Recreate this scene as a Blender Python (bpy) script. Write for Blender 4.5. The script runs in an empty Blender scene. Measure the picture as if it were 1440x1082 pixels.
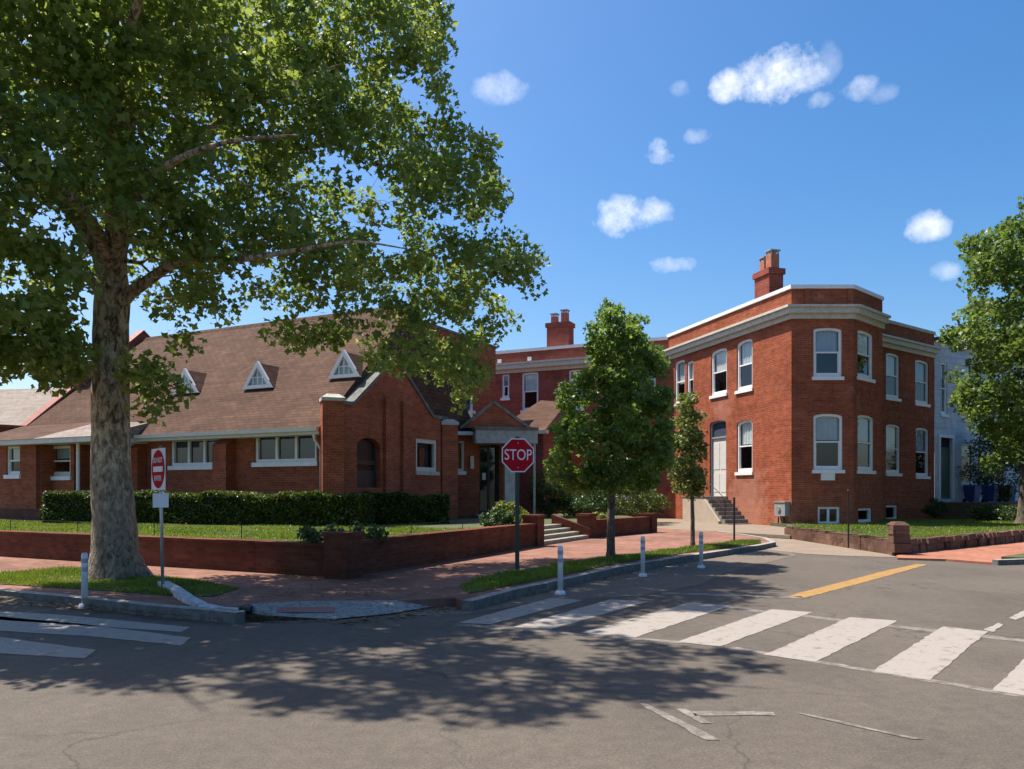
import bpy, math, random
import numpy as np
from mathutils import Vector
random.seed(7); rng = np.random.default_rng(7)
S = bpy.context.scene; COL = S.collection
FOC, HOR, CZ = 1100.0, 690.0, 1.6          # survey numbers: focal length and horizon in photo pixels, eye height
def norm(a):
    a = np.array(a, float); return a/np.linalg.norm(a)
def G(px, py, z=0.0):                       # ground point seen at a photo pixel
    Y = (CZ-z)*FOC/(py-HOR); return ((px-720)/FOC*Y, Y, z)
def at(px, py, Y): return ((px-720)/FOC*Y, Y, CZ+(HOR-py)/FOC*Y)
SUN_AZ = norm((-.88, .47)); SUN_EL = math.radians(61)

# ------------------------------------------------------------------ objects
WL = {}
def tag(o, label=None, cat=None, group=None, kind=None):
    if label: o['label'] = label
    if cat: o['category'] = cat
    if group: o['group'] = group
    if kind: o['kind'] = kind
    return o
def empty(name, loc, label, cat, group=None):
    o = bpy.data.objects.new(name, None); COL.objects.link(o); o.location = loc; o.empty_display_size = .3
    WL[o.name] = np.array(loc, float); return tag(o, label, cat, group)
class MB:
    def __init__(s): s.v = []; s.f = []; s.uv = []; s.mi = []
    def poly(s, pts, mi=0, uv=None):
        P = np.array(pts, float); i0 = len(s.v)
        n = np.zeros(3)
        for i in range(len(P)):
            a, b = P[i], P[(i+1) % len(P)]
            n += np.cross(a, b)
        l = np.linalg.norm(n); n = n/l if l > 1e-12 else np.array((0, 0, 1.))
        if uv is None:
            if abs(n[2]) > .98: t, b = np.array((1., 0, 0)), np.array((0, 1., 0))
            else:
                t = np.cross((0, 0, 1.), n); t /= np.linalg.norm(t); b = np.cross(n, t)
            uv = [(float(p@t), float(p@b)) for p in P]
        s.v += [tuple(p) for p in P]; s.f.append(list(range(i0, i0+len(P)))); s.uv.append(uv); s.mi.append(mi)
    def prism(s, pts, z0, z1, mi=0, top=None, bottom=True):
        a = sum(pts[i][0]*pts[(i+1) % len(pts)][1]-pts[(i+1) % len(pts)][0]*pts[i][1] for i in range(len(pts)))
        if a < 0: pts = pts[::-1]
        s.poly([(p[0], p[1], z1) for p in pts], mi if top is None else top)
        if bottom: s.poly([(p[0], p[1], z0) for p in pts[::-1]], mi)
        for i in range(len(pts)):
            p, q = pts[i], pts[(i+1) % len(pts)]
            s.poly([(p[0], p[1], z0), (q[0], q[1], z0), (q[0], q[1], z1), (p[0], p[1], z1)], mi)
    def hexa(s, b, t, mi=0):                # bottom quad, top quad (ccw from above)
        s.poly(t, mi); s.poly(b[::-1], mi)
        for i in range(4):
            j = (i+1) % 4; s.poly([b[i], b[j], t[j], t[i]], mi)
    def box(s, x0, x1, y0, y1, z0, z1, mi=0): s.prism([(x0, y0), (x1, y0), (x1, y1), (x0, y1)], z0, z1, mi)
    def tube(s, path, radii, n=8, mi=0, cap=True):
        path = [np.array(p, float) for p in path]; rings = []
        for i, p in enumerate(path):
            d = path[min(i+1, len(path)-1)]-path[max(i-1, 0)]; d = d/(np.linalg.norm(d)+1e-9)
            a = np.cross(d, (0, 0, 1.)) if abs(d[2]) < .9 else np.cross(d, (1., 0, 0)); a /= np.linalg.norm(a); b = np.cross(d, a)
            if abs(d[2]) >= .9: a, b = np.array((1., 0, 0))-d*d[0], None; a /= np.linalg.norm(a); b = np.cross(d, a)
            r = radii[i] if hasattr(radii, '__len__') else radii
            rings.append([p+r*(math.cos(2*math.pi*k/n)*a+math.sin(2*math.pi*k/n)*b) for k in range(n)])
        base = len(s.v)
        for rg in rings: s.v += [tuple(p) for p in rg]
        L = 0
        for i in range(len(rings)-1):
            dl = np.linalg.norm(path[i+1]-path[i])
            for k in range(n):
                k2 = (k+1) % n
                s.f.append([base+i*n+k, base+i*n+k2, base+(i+1)*n+k2, base+(i+1)*n+k])
                s.uv.append([(k*.1, L), (k*.1+.1, L), (k*.1+.1, L+dl), (k*.1, L+dl)]); s.mi.append(mi)
            L += dl
        if cap:
            for rg, rev in ((0, True), (len(rings)-1, False)):
                idx = [base+rg*n+k for k in range(n)]
                s.f.append(idx[::-1] if rev else idx); s.uv.append([(0, 0)]*n); s.mi.append(mi)
    def build(s, name, mats, parent=None, smooth=False, loc=None):
        if not isinstance(mats, (list, tuple)): mats = [mats]
        off = WL[parent.name] if parent is not None else np.array(loc if loc is not None else (0, 0, 0), float)
        me = bpy.data.meshes.new(name)
        V = np.array(s.v)-off
        me.from_pydata(V.tolist(), [], s.f)
        uvl = me.uv_layers.new(name='UVMap')
        flat = [c for u in s.uv for p in u for c in p]
        uvl.data.foreach_set('uv', flat)
        for m in mats: me.materials.append(m)
        me.polygons.foreach_set('material_index', s.mi)
        if smooth: me.polygons.foreach_set('use_smooth', [True]*len(s.f))
        me.update()
        o = bpy.data.objects.new(name, me); COL.objects.link(o)
        if parent is not None: o.parent = parent; WL[o.name] = off
        else:
            o.location = off; WL[o.name] = off
        return o
class Frame:                                # a wall plane: origin, direction along it, outward normal on the eye's side
    def __init__(s, o, d, flip=False):
        s.o = np.array(o[:2], float); s.d = norm(d[:2]); n = np.array((s.d[1], -s.d[0]))
        s.n = -n if flip else n
    def pt(s, a, z, off=0.0):
        p = s.o+s.d*a+s.n*off; return (p[0], p[1], z)
    def s_at(s, px):
        k = (px-720)/FOC
        return (s.o[0]-k*s.o[1])/(k*s.d[1]-s.d[0])
    def z_at(s, a, py): return CZ+(HOR-py)/FOC*(s.o[1]+s.d[1]*a)
    def rect(s, x0, x1, y0, y1):
        a, b = s.s_at(x0), s.s_at(x1); a, b = min(a, b), max(a, b); m = (a+b)/2
        return a, b, s.z_at(m, y1), s.z_at(m, y0)

# ------------------------------------------------------------------ materials
def mat(name):
    m = bpy.data.materials.new(name); m.use_nodes = True; nt = m.node_tree
    return m, nt, nt.nodes['Principled BSDF']
def N(nt, t, **k):
    n = nt.nodes.new(t)
    for a, b in k.items():
        if a in n.inputs: n.inputs[a].default_value = b
        else: setattr(n, a, b)
    return n
def ramp(nt, fac, stops):
    r = nt.nodes.new('ShaderNodeValToRGB'); e = r.color_ramp.elements
    while len(e) < len(stops): e.new(.5)
    for i, (p, c) in enumerate(stops):
        e[i].position = p; e[i].color = (c[0], c[1], c[2], 1) if hasattr(c, '__len__') else (c, c, c, 1)
    nt.links.new(fac, r.inputs[0]); return r.outputs[0]
def mix(nt, fac, a, b, mode='MIX'):
    m = nt.nodes.new('ShaderNodeMix'); m.data_type = 'RGBA'; m.blend_type = mode
    for s, v in ((0, fac), (6, a), (7, b)):
        if isinstance(v, (int, float)): m.inputs[s].default_value = v
        elif isinstance(v, tuple): m.inputs[s].default_value = (v[0], v[1], v[2], 1)
        else: nt.links.new(v, m.inputs[s])
    return m.outputs[2]
def noise(nt, scale, detail=4, vec=None, rough=.55, dist=0):
    n = N(nt, 'ShaderNodeTexNoise'); n.inputs['Scale'].default_value = scale; n.inputs['Detail'].default_value = detail
    n.inputs['Roughness'].default_value = rough; n.inputs['Distortion'].default_value = dist
    if vec is None: vec = nt.nodes.new('ShaderNodeNewGeometry').outputs['Position']
    nt.links.new(vec, n.inputs['Vector']); return n.outputs['Fac']
def scaled(nt, vec, sc):
    m = nt.nodes.new('ShaderNodeMapping'); m.inputs['Scale'].default_value = sc; nt.links.new(vec, m.inputs['Vector']); return m.outputs[0]
def pos(nt): return nt.nodes.new('ShaderNodeNewGeometry').outputs['Position']
def bump(nt, p, h, d, strength=.5):
    b = nt.nodes.new('ShaderNodeBump'); b.inputs['Distance'].default_value = d; b.inputs['Strength'].default_value = strength
    nt.links.new(h, b.inputs['Height']); nt.links.new(b.outputs[0], p.inputs['Normal'])
def plain(name, col, rough=.6, var=.12, metal=0, scale=6, spec=.4):
    m, nt, p = mat(name)
    f = noise(nt, scale, 5)
    c = ramp(nt, f, [(.3, tuple(x*(1-var) for x in col)), (.7, tuple(min(1, x*(1+var)) for x in col))])
    nt.links.new(c, p.inputs['Base Color']); p.inputs['Roughness'].default_value = rough; p.inputs['Metallic'].default_value = metal
    p.inputs['Specular IOR Level'].default_value = spec
    return m
BLOOM = []
def brick(name, c1, c2, mortar, w=.215, h=.075, msz=.009, stain=None, blot=.35, rough=.85, usepos=False, rot=0, fade=0, bumpd=.004, bloom=None):
    m, nt, p = mat(name)
    if usepos:
        mp = nt.nodes.new('ShaderNodeMapping'); mp.inputs['Rotation'].default_value = (0, 0, rot); nt.links.new(pos(nt), mp.inputs[0]); uv = mp.outputs[0]
    else: uv = nt.nodes.new('ShaderNodeUVMap').outputs[0]
    b = N(nt, 'ShaderNodeTexBrick'); nt.links.new(uv, b.inputs['Vector'])
    b.inputs['Scale'].default_value = 1; b.inputs['Brick Width'].default_value = w; b.inputs['Row Height'].default_value = h
    b.inputs['Mortar Size'].default_value = msz; b.inputs['Mortar Smooth'].default_value = .3; b.inputs['Bias'].default_value = 0
    b.inputs['Color1'].default_value = (*c1, 1); b.inputs['Color2'].default_value = (*c2, 1); b.inputs['Mortar'].default_value = (*mortar, 1)
    n1 = noise(nt, .55, 6, rough=.65); n2 = noise(nt, 3.2, 5)
    c = mix(nt, 1.0, b.outputs['Color'], ramp(nt, n1, [(.3, 1-blot), (.72, 1+blot*.35)]), 'MULTIPLY')
    c = mix(nt, .8, c, ramp(nt, n2, [(.3, .78), (.7, 1.12)]), 'MULTIPLY')
    # rows of slightly darker and lighter courses
    n3 = noise(nt, 1.0, 3, scaled(nt, pos(nt), (.25, .25, 7)))
    c = mix(nt, .7, c, ramp(nt, n3, [(.3, .8), (.7, 1.12)]), 'MULTIPLY')
    if stain is not None:
        n4 = noise(nt, .8, 7, rough=.7)
        c = mix(nt, ramp(nt, n4, [(.60, 0), (.72, fade)]), c, stain)
    if bloom:
        for ctr, rad_, col_ in bloom:
            d_ = N(nt, 'ShaderNodeVectorMath', operation='DISTANCE'); nt.links.new(pos(nt), d_.inputs[0]); d_.inputs[1].default_value = ctr
            q_ = N(nt, 'ShaderNodeMath', operation='MULTIPLY_ADD'); nt.links.new(noise(nt, 1.6, 7, rough=.7), q_.inputs[0]); q_.inputs[1].default_value = -2.2*rad_; nt.links.new(d_.outputs['Value'], q_.inputs[2])
            r_ = N(nt, 'ShaderNodeMapRange'); nt.links.new(q_.outputs[0], r_.inputs[0]); r_.inputs[1].default_value = -.6*rad_; r_.inputs[2].default_value = .1*rad_; r_.inputs[3].default_value = .42; r_.inputs[4].default_value = 0
            c = mix(nt, r_.outputs[0], c, col_)
    nt.links.new(c, p.inputs['Base Color']); p.inputs['Roughness'].default_value = rough; p.inputs['Specular IOR Level'].default_value = .06
    inv = N(nt, 'ShaderNodeMath', operation='SUBTRACT'); inv.inputs[0].default_value = 1; nt.links.new(b.outputs['Fac'], inv.inputs[1])
    bump(nt, p, inv.outputs[0], bumpd, .6)
    return m
def leafmat(name, dark, light, trans=.45, rough=.45):
    m, nt, p = mat(name)
    at_ = nt.nodes.new('ShaderNodeAttribute'); at_.attribute_name = 'tone'
    c = ramp(nt, at_.outputs['Fac'], [(0, dark), (1, light)])
    nt.links.new(c, p.inputs['Base Color']); p.inputs['Roughness'].default_value = rough; p.inputs['Specular IOR Level'].default_value = .45
    t = nt.nodes.new('ShaderNodeBsdfTranslucent')
    g = nt.nodes.new('ShaderNodeHueSaturation'); g.inputs['Hue'].default_value = .492; g.inputs['Saturation'].default_value = 1.05; g.inputs['Value'].default_value = 1.55
    nt.links.new(c, g.inputs['Color']); nt.links.new(g.outputs[0], t.inputs['Color'])
    mx = nt.nodes.new('ShaderNodeMixShader'); mx.inputs[0].default_value = trans
    nt.links.new(p.outputs[0], mx.inputs[1]); nt.links.new(t.outputs[0], mx.inputs[2])
    nt.links.new(mx.outputs[0], nt.nodes['Material Output'].inputs[0]); return m

M = {}
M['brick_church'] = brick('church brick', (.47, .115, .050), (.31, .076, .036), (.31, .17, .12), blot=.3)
M['brick_house'] = brick('house brick', (.42, .098, .040), (.27, .061, .029), (.31, .175, .12), stain=(.42, .20, .14), fade=.45, blot=.28, bloom=[((10.0, 34.3, 1.0), 1.7, (.42, .23, .17)), ((10.9, 31.9, .4), .8, (.42, .27, .2)), ((9.75, 36.3, 5.4), .8, (.44, .2, .14))])
M['brick_bay'] = M['brick_house']
M['brick_rear'] = brick('rear house brick', (.36, .075, .05), (.27, .06, .042), (.28, .16, .13), blot=.3)
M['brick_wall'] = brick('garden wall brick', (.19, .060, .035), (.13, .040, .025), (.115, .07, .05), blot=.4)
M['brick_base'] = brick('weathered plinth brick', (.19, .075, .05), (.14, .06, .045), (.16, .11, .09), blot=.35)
M['paver'] = brick('brick paving', (.33, .162, .117), (.24, .118, .088), (.19, .142, .118), w=.2, h=.1, msz=.008, usepos=True, rot=.5, stain=(.25, .175, .125), fade=.5, blot=.4, bumpd=.003)
M['paver_red'] = brick('new red brick paving', (.40, .165, .105), (.33, .135, .088), (.28, .165, .125), w=.2, h=.1, msz=.008, usepos=True, rot=-.9, blot=.2, bumpd=.003)
M['pale_house'] = brick('pale painted brick', (.62, .66, .72), (.58, .62, .68), (.54, .58, .64), blot=.12)
M['shingle'] = brick('brown roof shingles', (.138, .078, .054), (.105, .059, .041), (.066, .041, .030), w=.3, h=.14, msz=.012, blot=.3, stain=(.128, .074, .05), fade=.5, bumpd=.01)
M['shingle_light'] = brick('pale shingles', (.33, .27, .24), (.28, .23, .2), (.19, .15, .13), w=.3, h=.14, msz=.012, blot=.25, bumpd=.01)  # paler than the main roof shingles
M['slate'] = brick('dark slate', (.075, .08, .095), (.055, .06, .075), (.03, .03, .035), w=.25, h=.16, msz=.01, blot=.4, rough=.6, bumpd=.008)
M['tan_roof'] = brick('tan roof sheeting', (.34, .285, .24), (.31, .26, .22), (.28, .23, .195), w=1.2, h=.3, msz=.01, blot=.12, bumpd=.004)
M['white'] = plain('white paint', (.76, .75, .72), .5, .07)
M['cream'] = plain('cream paint', (.60, .57, .48), .55, .1)
M['canopy'] = plain('weathered canopy paint', (.36, .345, .31), .7, .2)
M['stone'] = plain('limestone coping', (.47, .44, .37), .85, .22, scale=4)
M['stone_grey'] = plain('grey mossy coping', (.15, .148, .13), .9, .4, scale=4)
M['cornice'] = plain('cornice paint', (.52, .48, .40), .6, .16)
M['red_metal'] = plain('red coping', (.26, .075, .05), .6, .25)
M['tan_render'] = plain('tan cement render', (.40, .33, .255), .9, .1, scale=3)
M['concrete'] = plain('pale concrete', (.38, .36, .32), .9, .2, scale=3)
M['concrete_dark'] = plain('weathered dark concrete', (.17, .155, .14), .9, .3, scale=5)
M['step_tan'] = plain('tan step stone', (.27, .23, .175), .9, .25, scale=5)
M['kerb_top_lit'] = plain('lit kerb top', (.27, .255, .23), .9, .3, scale=9)  # paler top: light on the kerb edge put into the colour
M['granite'] = plain('shaded granite kerb', (.125, .118, .105), .9, .4, scale=9)  # granite darkened: shade on the kerb face put into the colour
M['dirty_white'] = plain('dirty pale stone', (.42, .42, .43), .9, .45, scale=10)
M['black_metal'] = plain('black painted iron', (.02, .02, .022), .45, .2)
M['green_metal'] = plain('dark green steel', (.022, .035, .032), .45, .2)
M['galv'] = plain('galvanised steel', (.38, .39, .4), .45, .15, metal=.6, scale=20)
M['grey_box'] = plain('grey meter paint', (.24, .25, .25), .5, .12)
M['sign_red'] = plain('sign red', (.44, .010, .020), .85, .05, spec=.08)
M['sign_white'] = plain('sign white', (.74, .74, .74), .85, .04, spec=.08)
M['post_white'] = plain('delineator plastic', (.62, .62, .63), .5, .12, scale=14)
M['post_band'] = plain('reflective band', (.33, .33, .35), .3, .1)
M['blue'] = plain('blue bin plastic', (.02, .05, .17), .45, .1)
M['dark_glass'] = plain('dim brown glass', (.022, .02, .015), .35, .3, spec=.25)
M['dark'] = plain('dark interior', (.010, .010, .011), .9, .2)
M['curtain'] = plain('pale curtain', (.60, .62, .62), .8, .1, scale=3)
M['curtain_grey'] = plain('grey curtain', (.42, .45, .48), .8, .1, scale=3)
M['curtain_white'] = plain('white blind', (.78, .78, .75), .8, .1, scale=3)
M['navy'] = plain('navy blind', (.03, .04, .07), .8, .1)
M['door_white'] = plain('door paint', (.58, .56, .52), .5, .08)
M['door_green'] = plain('dark green door', (.035, .075, .065), .4, .1)
M['bronze'] = plain('dark bronze frame', (.03, .03, .028), .4, .2)
M['clay'] = plain('clay pot', (.38, .14, .08), .8, .25)
M['lamp'] = plain('lamp glass', (.62, .55, .38), .4, .1)
M['bark'] = None
def glass():
    m, nt, p = mat('window glass')
    nt.nodes.remove(p)
    g = nt.nodes.new('ShaderNodeBsdfGlossy'); g.inputs['Roughness'].default_value = .03; g.inputs['Color'].default_value = (.9, .95, 1, 1)
    t = nt.nodes.new('ShaderNodeBsdfTransparent'); t.inputs['Color'].default_value = (.78, .83, .84, 1)
    ge = nt.nodes.new('ShaderNodeNewGeometry'); dt = N(nt, 'ShaderNodeVectorMath', operation='DOT_PRODUCT'); nt.links.new(ge.outputs['Incoming'], dt.inputs[0]); nt.links.new(ge.outputs['Normal'], dt.inputs[1])
    def M1(op, q, v=None, inv=False):
        n = N(nt, 'ShaderNodeMath', operation=op); nt.links.new(q, n.inputs[1 if inv else 0])
        if v is not None: n.inputs[0 if inv else 1].default_value = v
        return n.outputs[0]
    k = M1('POWER', M1('SUBTRACT', M1('ABSOLUTE', dt.outputs['Value']), 1.0, True), 5.0); a = N(nt, 'ShaderNodeMath', operation='MULTIPLY_ADD'); nt.links.new(k, a.inputs[0]); a.inputs[1].default_value = .8; a.inputs[2].default_value = .06
    x = nt.nodes.new('ShaderNodeMixShader'); nt.links.new(a.outputs[0], x.inputs[0]); nt.links.new(t.outputs[0], x.inputs[1]); nt.links.new(g.outputs[0], x.inputs[2])
    nt.links.new(x.outputs[0], nt.nodes['Material Output'].inputs[0]); return m
M['glass'] = glass()
def asphalt():
    m, nt, p = mat('asphalt'); P = pos(nt)
    fine = noise(nt, 55, 4, P, .75); mid = noise(nt, 9, 5, P); big = noise(nt, .35, 5, P, .6)
    c = ramp(nt, big, [(.3, (.088, .073, .059)), (.7, (.118, .098, .079))])
    c = mix(nt, .8, c, ramp(nt, fine, [(.3, .45), (.5, 1), (.7, 1.5)]), 'MULTIPLY')
    c = mix(nt, .8, c, ramp(nt, mid, [(.3, .82), (.7, 1.12)]), 'MULTIPLY')
    # oil darkening along the lanes
    st = noise(nt, 1, 4, scaled(nt, P, (.9, .5, 1)), .6, .4)
    c = mix(nt, .6, c, ramp(nt, st, [(.28, .72), (.5, 1)]), 'MULTIPLY')
    # cracks
    v = N(nt, 'ShaderNodeTexVoronoi', feature='DISTANCE_TO_EDGE'); v.inputs['Scale'].default_value = .42
    wv = N(nt, 'ShaderNodeVectorMath', operation='ADD'); nn = N(nt, 'ShaderNodeTexNoise'); nn.inputs['Scale'].default_value = 1.3; nn.inputs['Detail'].default_value = 6
    nt.links.new(P, nn.inputs['Vector']); nt.links.new(P, wv.inputs[0]); nt.links.new(nn.outputs['Color'], wv.inputs[1]); nt.links.new(wv.outputs[0], v.inputs['Vector'])
    crack = ramp(nt, v.outputs['Distance'], [(.002, 1), (.008, 0)])
    gate = ramp(nt, noise(nt, .25, 2, P), [(.44, 0), (.52, .8)])
    k = mix(nt, 1, crack, gate, 'MULTIPLY')
    c = mix(nt, k, c, (.05, .043, .037))
    nt.links.new(c, p.inputs['Base Color']); p.inputs['Roughness'].default_value = .88; p.inputs['Specular IOR Level'].default_value = .25
    bump(nt, p, fine, .004, .5); return m
M['asphalt'] = asphalt()
def paint(name, col, wear=(.36, .50), base=(.10, .084, .068)):
    m, nt, p = mat(name); P = pos(nt)
    w = noise(nt, 7, 9, P, .78); f = noise(nt, 90, 3, P)
    c = mix(nt, ramp(nt, w, [(wear[0], 0), (wear[1], 1)]), base, mix(nt, .6, col, ramp(nt, f, [(.3, .8), (.7, 1.08)]), 'MULTIPLY'))
    nt.links.new(c, p.inputs['Base Color']); p.inputs['Roughness'].default_value = .75; bump(nt, p, f, .003, .4); return m
M['paint_white'] = paint('road paint white', (.285, .248, .214), (.34, .46))
M['paint_worn'] = paint('worn road paint', (.24, .21, .18), (.42, .6))
M['paint_faded'] = paint('faded road paint', (.22, .2, .18), (.33, .56))
M['paint_yellow'] = paint('road paint yellow', (.32, .175, .040), (.34, .5))
def groundmat(name, a, b, litter, amt, s=1.2):
    m, nt, p = mat(name); P = pos(nt)
    c = ramp(nt, noise(nt, s, 6, P), [(.3, a), (.7, b)])
    c = mix(nt, .7, c, ramp(nt, noise(nt, 40, 3, P), [(.3, .7), (.7, 1.2)]), 'MULTIPLY')
    c = mix(nt, ramp(nt, noise(nt, 16, 6, P, .7), [(.55-amt*.2, 0), (.63-amt*.2, 1)]), c, litter)
    nt.links.new(c, p.inputs['Base Color']); p.inputs['Roughness'].default_value = .95; bump(nt, p, noise(nt, 30, 4, P), .01, .6); return m
M['gutter'] = groundmat('gutter with dry leaves', (.135, .10, .07), (.19, .145, .105), (.085, .05, .026), .45)
M['lane'] = groundmat('sunlit lane edge', (.125, .10, .076), (.155, .126, .098), (.10, .072, .05), .25)  # paler tan: sunlight on the road put into the colour
M['apron'] = groundmat('tan concrete apron', (.20, .155, .112), (.25, .195, .145), (.155, .115, .08), .2)
M['ramp'] = groundmat('grey ramp concrete', (.22, .225, .22), (.28, .285, .275), (.17, .14, .115), .3)
M['tactile'] = groundmat('red tactile panel', (.28, .11, .09), (.33, .14, .115), (.22, .11, .09), .2)
M['soil'] = groundmat('soil under the grass', (.045, .06, .018), (.075, .09, .03), (.10, .08, .04), .15, 3)
M['soil_bare'] = groundmat('bare soil', (.10, .075, .05), (.15, .11, .07), (.07, .05, .03), .3, 3)
def bark(name, a, b, c3, scale=5, low=None):
    m, nt, p = mat(name); P = pos(nt); Q = scaled(nt, P, (1.5, 1.5, .7))
    n1 = noise(nt, scale, 6, Q, .68, .5)
    c = ramp(nt, n1, [(.41, c3), (.45, b), (.50, b), (.53, a), (.68, tuple(x*1.15 for x in a))])
    if low is not None:                     # rough brown bark that has not peeled, on the lower stem
        z = N(nt, 'ShaderNodeSeparateXYZ'); nt.links.new(P, z.inputs[0]); h = N(nt, 'ShaderNodeMath', operation='MULTIPLY_ADD'); nt.links.new(n1, h.inputs[0]); h.inputs[1].default_value = 4.5
        nt.links.new(z.outputs[2], h.inputs[2]); g = N(nt, 'ShaderNodeMapRange'); nt.links.new(h.outputs[0], g.inputs[0]); g.inputs[1].default_value = 3.2; g.inputs[2].default_value = 4.8
        lowc = ramp(nt, noise(nt, scale*2.2, 5, scaled(nt, P, (1, 1, .5)), .7), [(.38, tuple(x*.35 for x in low)), (.5, low), (.65, tuple(x*1.35 for x in low))])
        c = mix(nt, g.outputs[0], lowc, c)
    c = mix(nt, .85, c, ramp(nt, noise(nt, scale*6, 5, scaled(nt, P, (1, 1, .25))), [(.3, .55), (.7, 1.15)]), 'MULTIPLY')
    nt.links.new(c, p.inputs['Base Color']); p.inputs['Roughness'].default_value = .9; bump(nt, p, noise(nt, scale*5, 6, scaled(nt, P, (1, 1, .3))), .03, .9); return m
M['bark_syc'] = bark('mottled sycamore bark', (.54, .43, .29), (.31, .225, .135), (.085, .06, .035), 7.5, (.27, .205, .14))
M['bark'] = bark('brown bark', (.16, .12, .085), (.11, .08, .055), (.06, .045, .03), 7)
M['leaf_syc'] = leafmat('sycamore leaves', (.066, .124, .024), (.265, .315, .070), .54)
M['leaf_maple'] = leafmat('street tree leaves', (.046, .105, .018), (.19, .265, .05), .48)
M['leaf_right'] = leafmat('right tree leaves', (.042, .092, .018), (.165, .225, .045), .46)
M['leaf_sap'] = leafmat('sapling leaves', (.05, .085, .018), (.17, .20, .045), .45)
M['leaf_hedge'] = leafmat('clipped hedge leaves', (.014, .030, .006), (.12, .165, .02), .3)
M['leaf_shrub'] = leafmat('shrub leaves', (.02, .045, .012), (.07, .12, .025), .3)
M['leaf_lime'] = leafmat('yellow green leaves', (.09, .12, .015), (.24, .26, .035), .4)
M['grass'] = leafmat('grass blades', (.060, .115, .012), (.22, .27, .025), .38)
M['hedge_core'] = plain('hedge twigs', (.02, .022, .010), .95, .3)

# ------------------------------------------------------------------ foliage helpers
def leaves_mesh(name, C, size, m, parent=None, up=.55, loc=None, jitter=.35, twigs=None, twigm=None, per=0):
    n = len(C); C = np.asarray(C, float)
    nr = rng.normal(size=(n, 3)); nr[:, 2] += up*1.6; nr /= np.linalg.norm(nr, axis=1)[:, None]
    t = rng.normal(size=(n, 3)); t[:, 2] -= .4; t -= nr*(t*nr).sum(1)[:, None]; t /= np.linalg.norm(t, axis=1)[:, None]
    b = np.cross(nr, t); sz = size*(1+jitter*rng.uniform(-1, 1, n))[:, None]
    L = lambda x, y, z: C+b*sz*x+t*sz*y+nr*sz*z
    V = np.stack([L(0, -.5, 0), L(-.5, -.02, .10), L(-.2, .12, .03), L(0, .52, -.04), L(.2, .12, .03), L(.5, -.02, .10)], 1).reshape(-1, 3)
    off = WL[parent.name] if parent is not None else np.array(loc if loc is not None else (0, 0, 0), float)
    V = V-off; idx = np.arange(n)*6
    F = np.stack([idx, idx+2, idx+1, idx, idx+3, idx+2, idx, idx+4, idx+3, idx, idx+5, idx+4], 1).reshape(-1)
    ls = np.arange(4*n)*3; tone = rng.beta(1.6, 2.2, n)*.75+(np.repeat(rng.beta(1.5, 2, n//per), per)*.45 if per and n % per == 0 else .12); tone = np.repeat(np.clip(tone, 0, 1), 6); mi = np.zeros(4*n, np.int32)
    if twigs is not None and twigs.f:
        o0 = len(V); V = np.concatenate([V, np.array(twigs.v)-off]); tf = np.array([i for f in twigs.f for i in f])+o0
        k = np.array([len(f) for f in twigs.f]); ls = np.concatenate([ls, len(F)+np.concatenate([[0], np.cumsum(k)[:-1]])]); F = np.concatenate([F, tf])
        mi = np.concatenate([mi, np.ones(len(k), np.int32)]); tone = np.concatenate([tone, np.zeros(len(V)-o0)])
    me = bpy.data.meshes.new(name); me.vertices.add(len(V)); me.vertices.foreach_set('co', V.astype(np.float32).ravel())
    me.loops.add(len(F)); me.loops.foreach_set('vertex_index', F.astype(np.int32))
    me.polygons.add(len(ls)); me.polygons.foreach_set('loop_start', ls.astype(np.int32))
    at_ = me.attributes.new('tone', 'FLOAT', 'POINT'); at_.data.foreach_set('value', tone.astype(np.float32))
    me.materials.append(m)
    if twigs is not None: me.materials.append(twigm); me.polygons.foreach_set('material_index', mi)
    me.update(calc_edges=True); me.validate()
    o = bpy.data.objects.new(name, me); COL.objects.link(o); WL[o.name] = off
    if parent is not None: o.parent = parent
    else: o.location = off
    return o
def inpoly(P, x, y):
    x = np.asarray(x); y = np.asarray(y); c = np.zeros(x.shape, bool); j = len(P)-1
    for i in range(len(P)):
        xi, yi = P[i]; xj, yj = P[j]
        k = ((yi > y) != (yj > y)) & (x < (xj-xi)*(y-yi)/(yj-yi+1e-12)+xi); c ^= k; j = i
    return c
def edgedist(P, x, y):
    d = np.full(np.shape(x), 1e9)
    for i in range(len(P)):
        a = np.array(P[i], float); b = np.array(P[(i+1) % len(P)], float); ab = b-a
        t = np.clip(((x-a[0])*ab[0]+(y-a[1])*ab[1])/(ab@ab), 0, 1)
        d = np.minimum(d, np.hypot(x-(a[0]+t*ab[0]), y-(a[1]+t*ab[1])))
    return d
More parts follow.
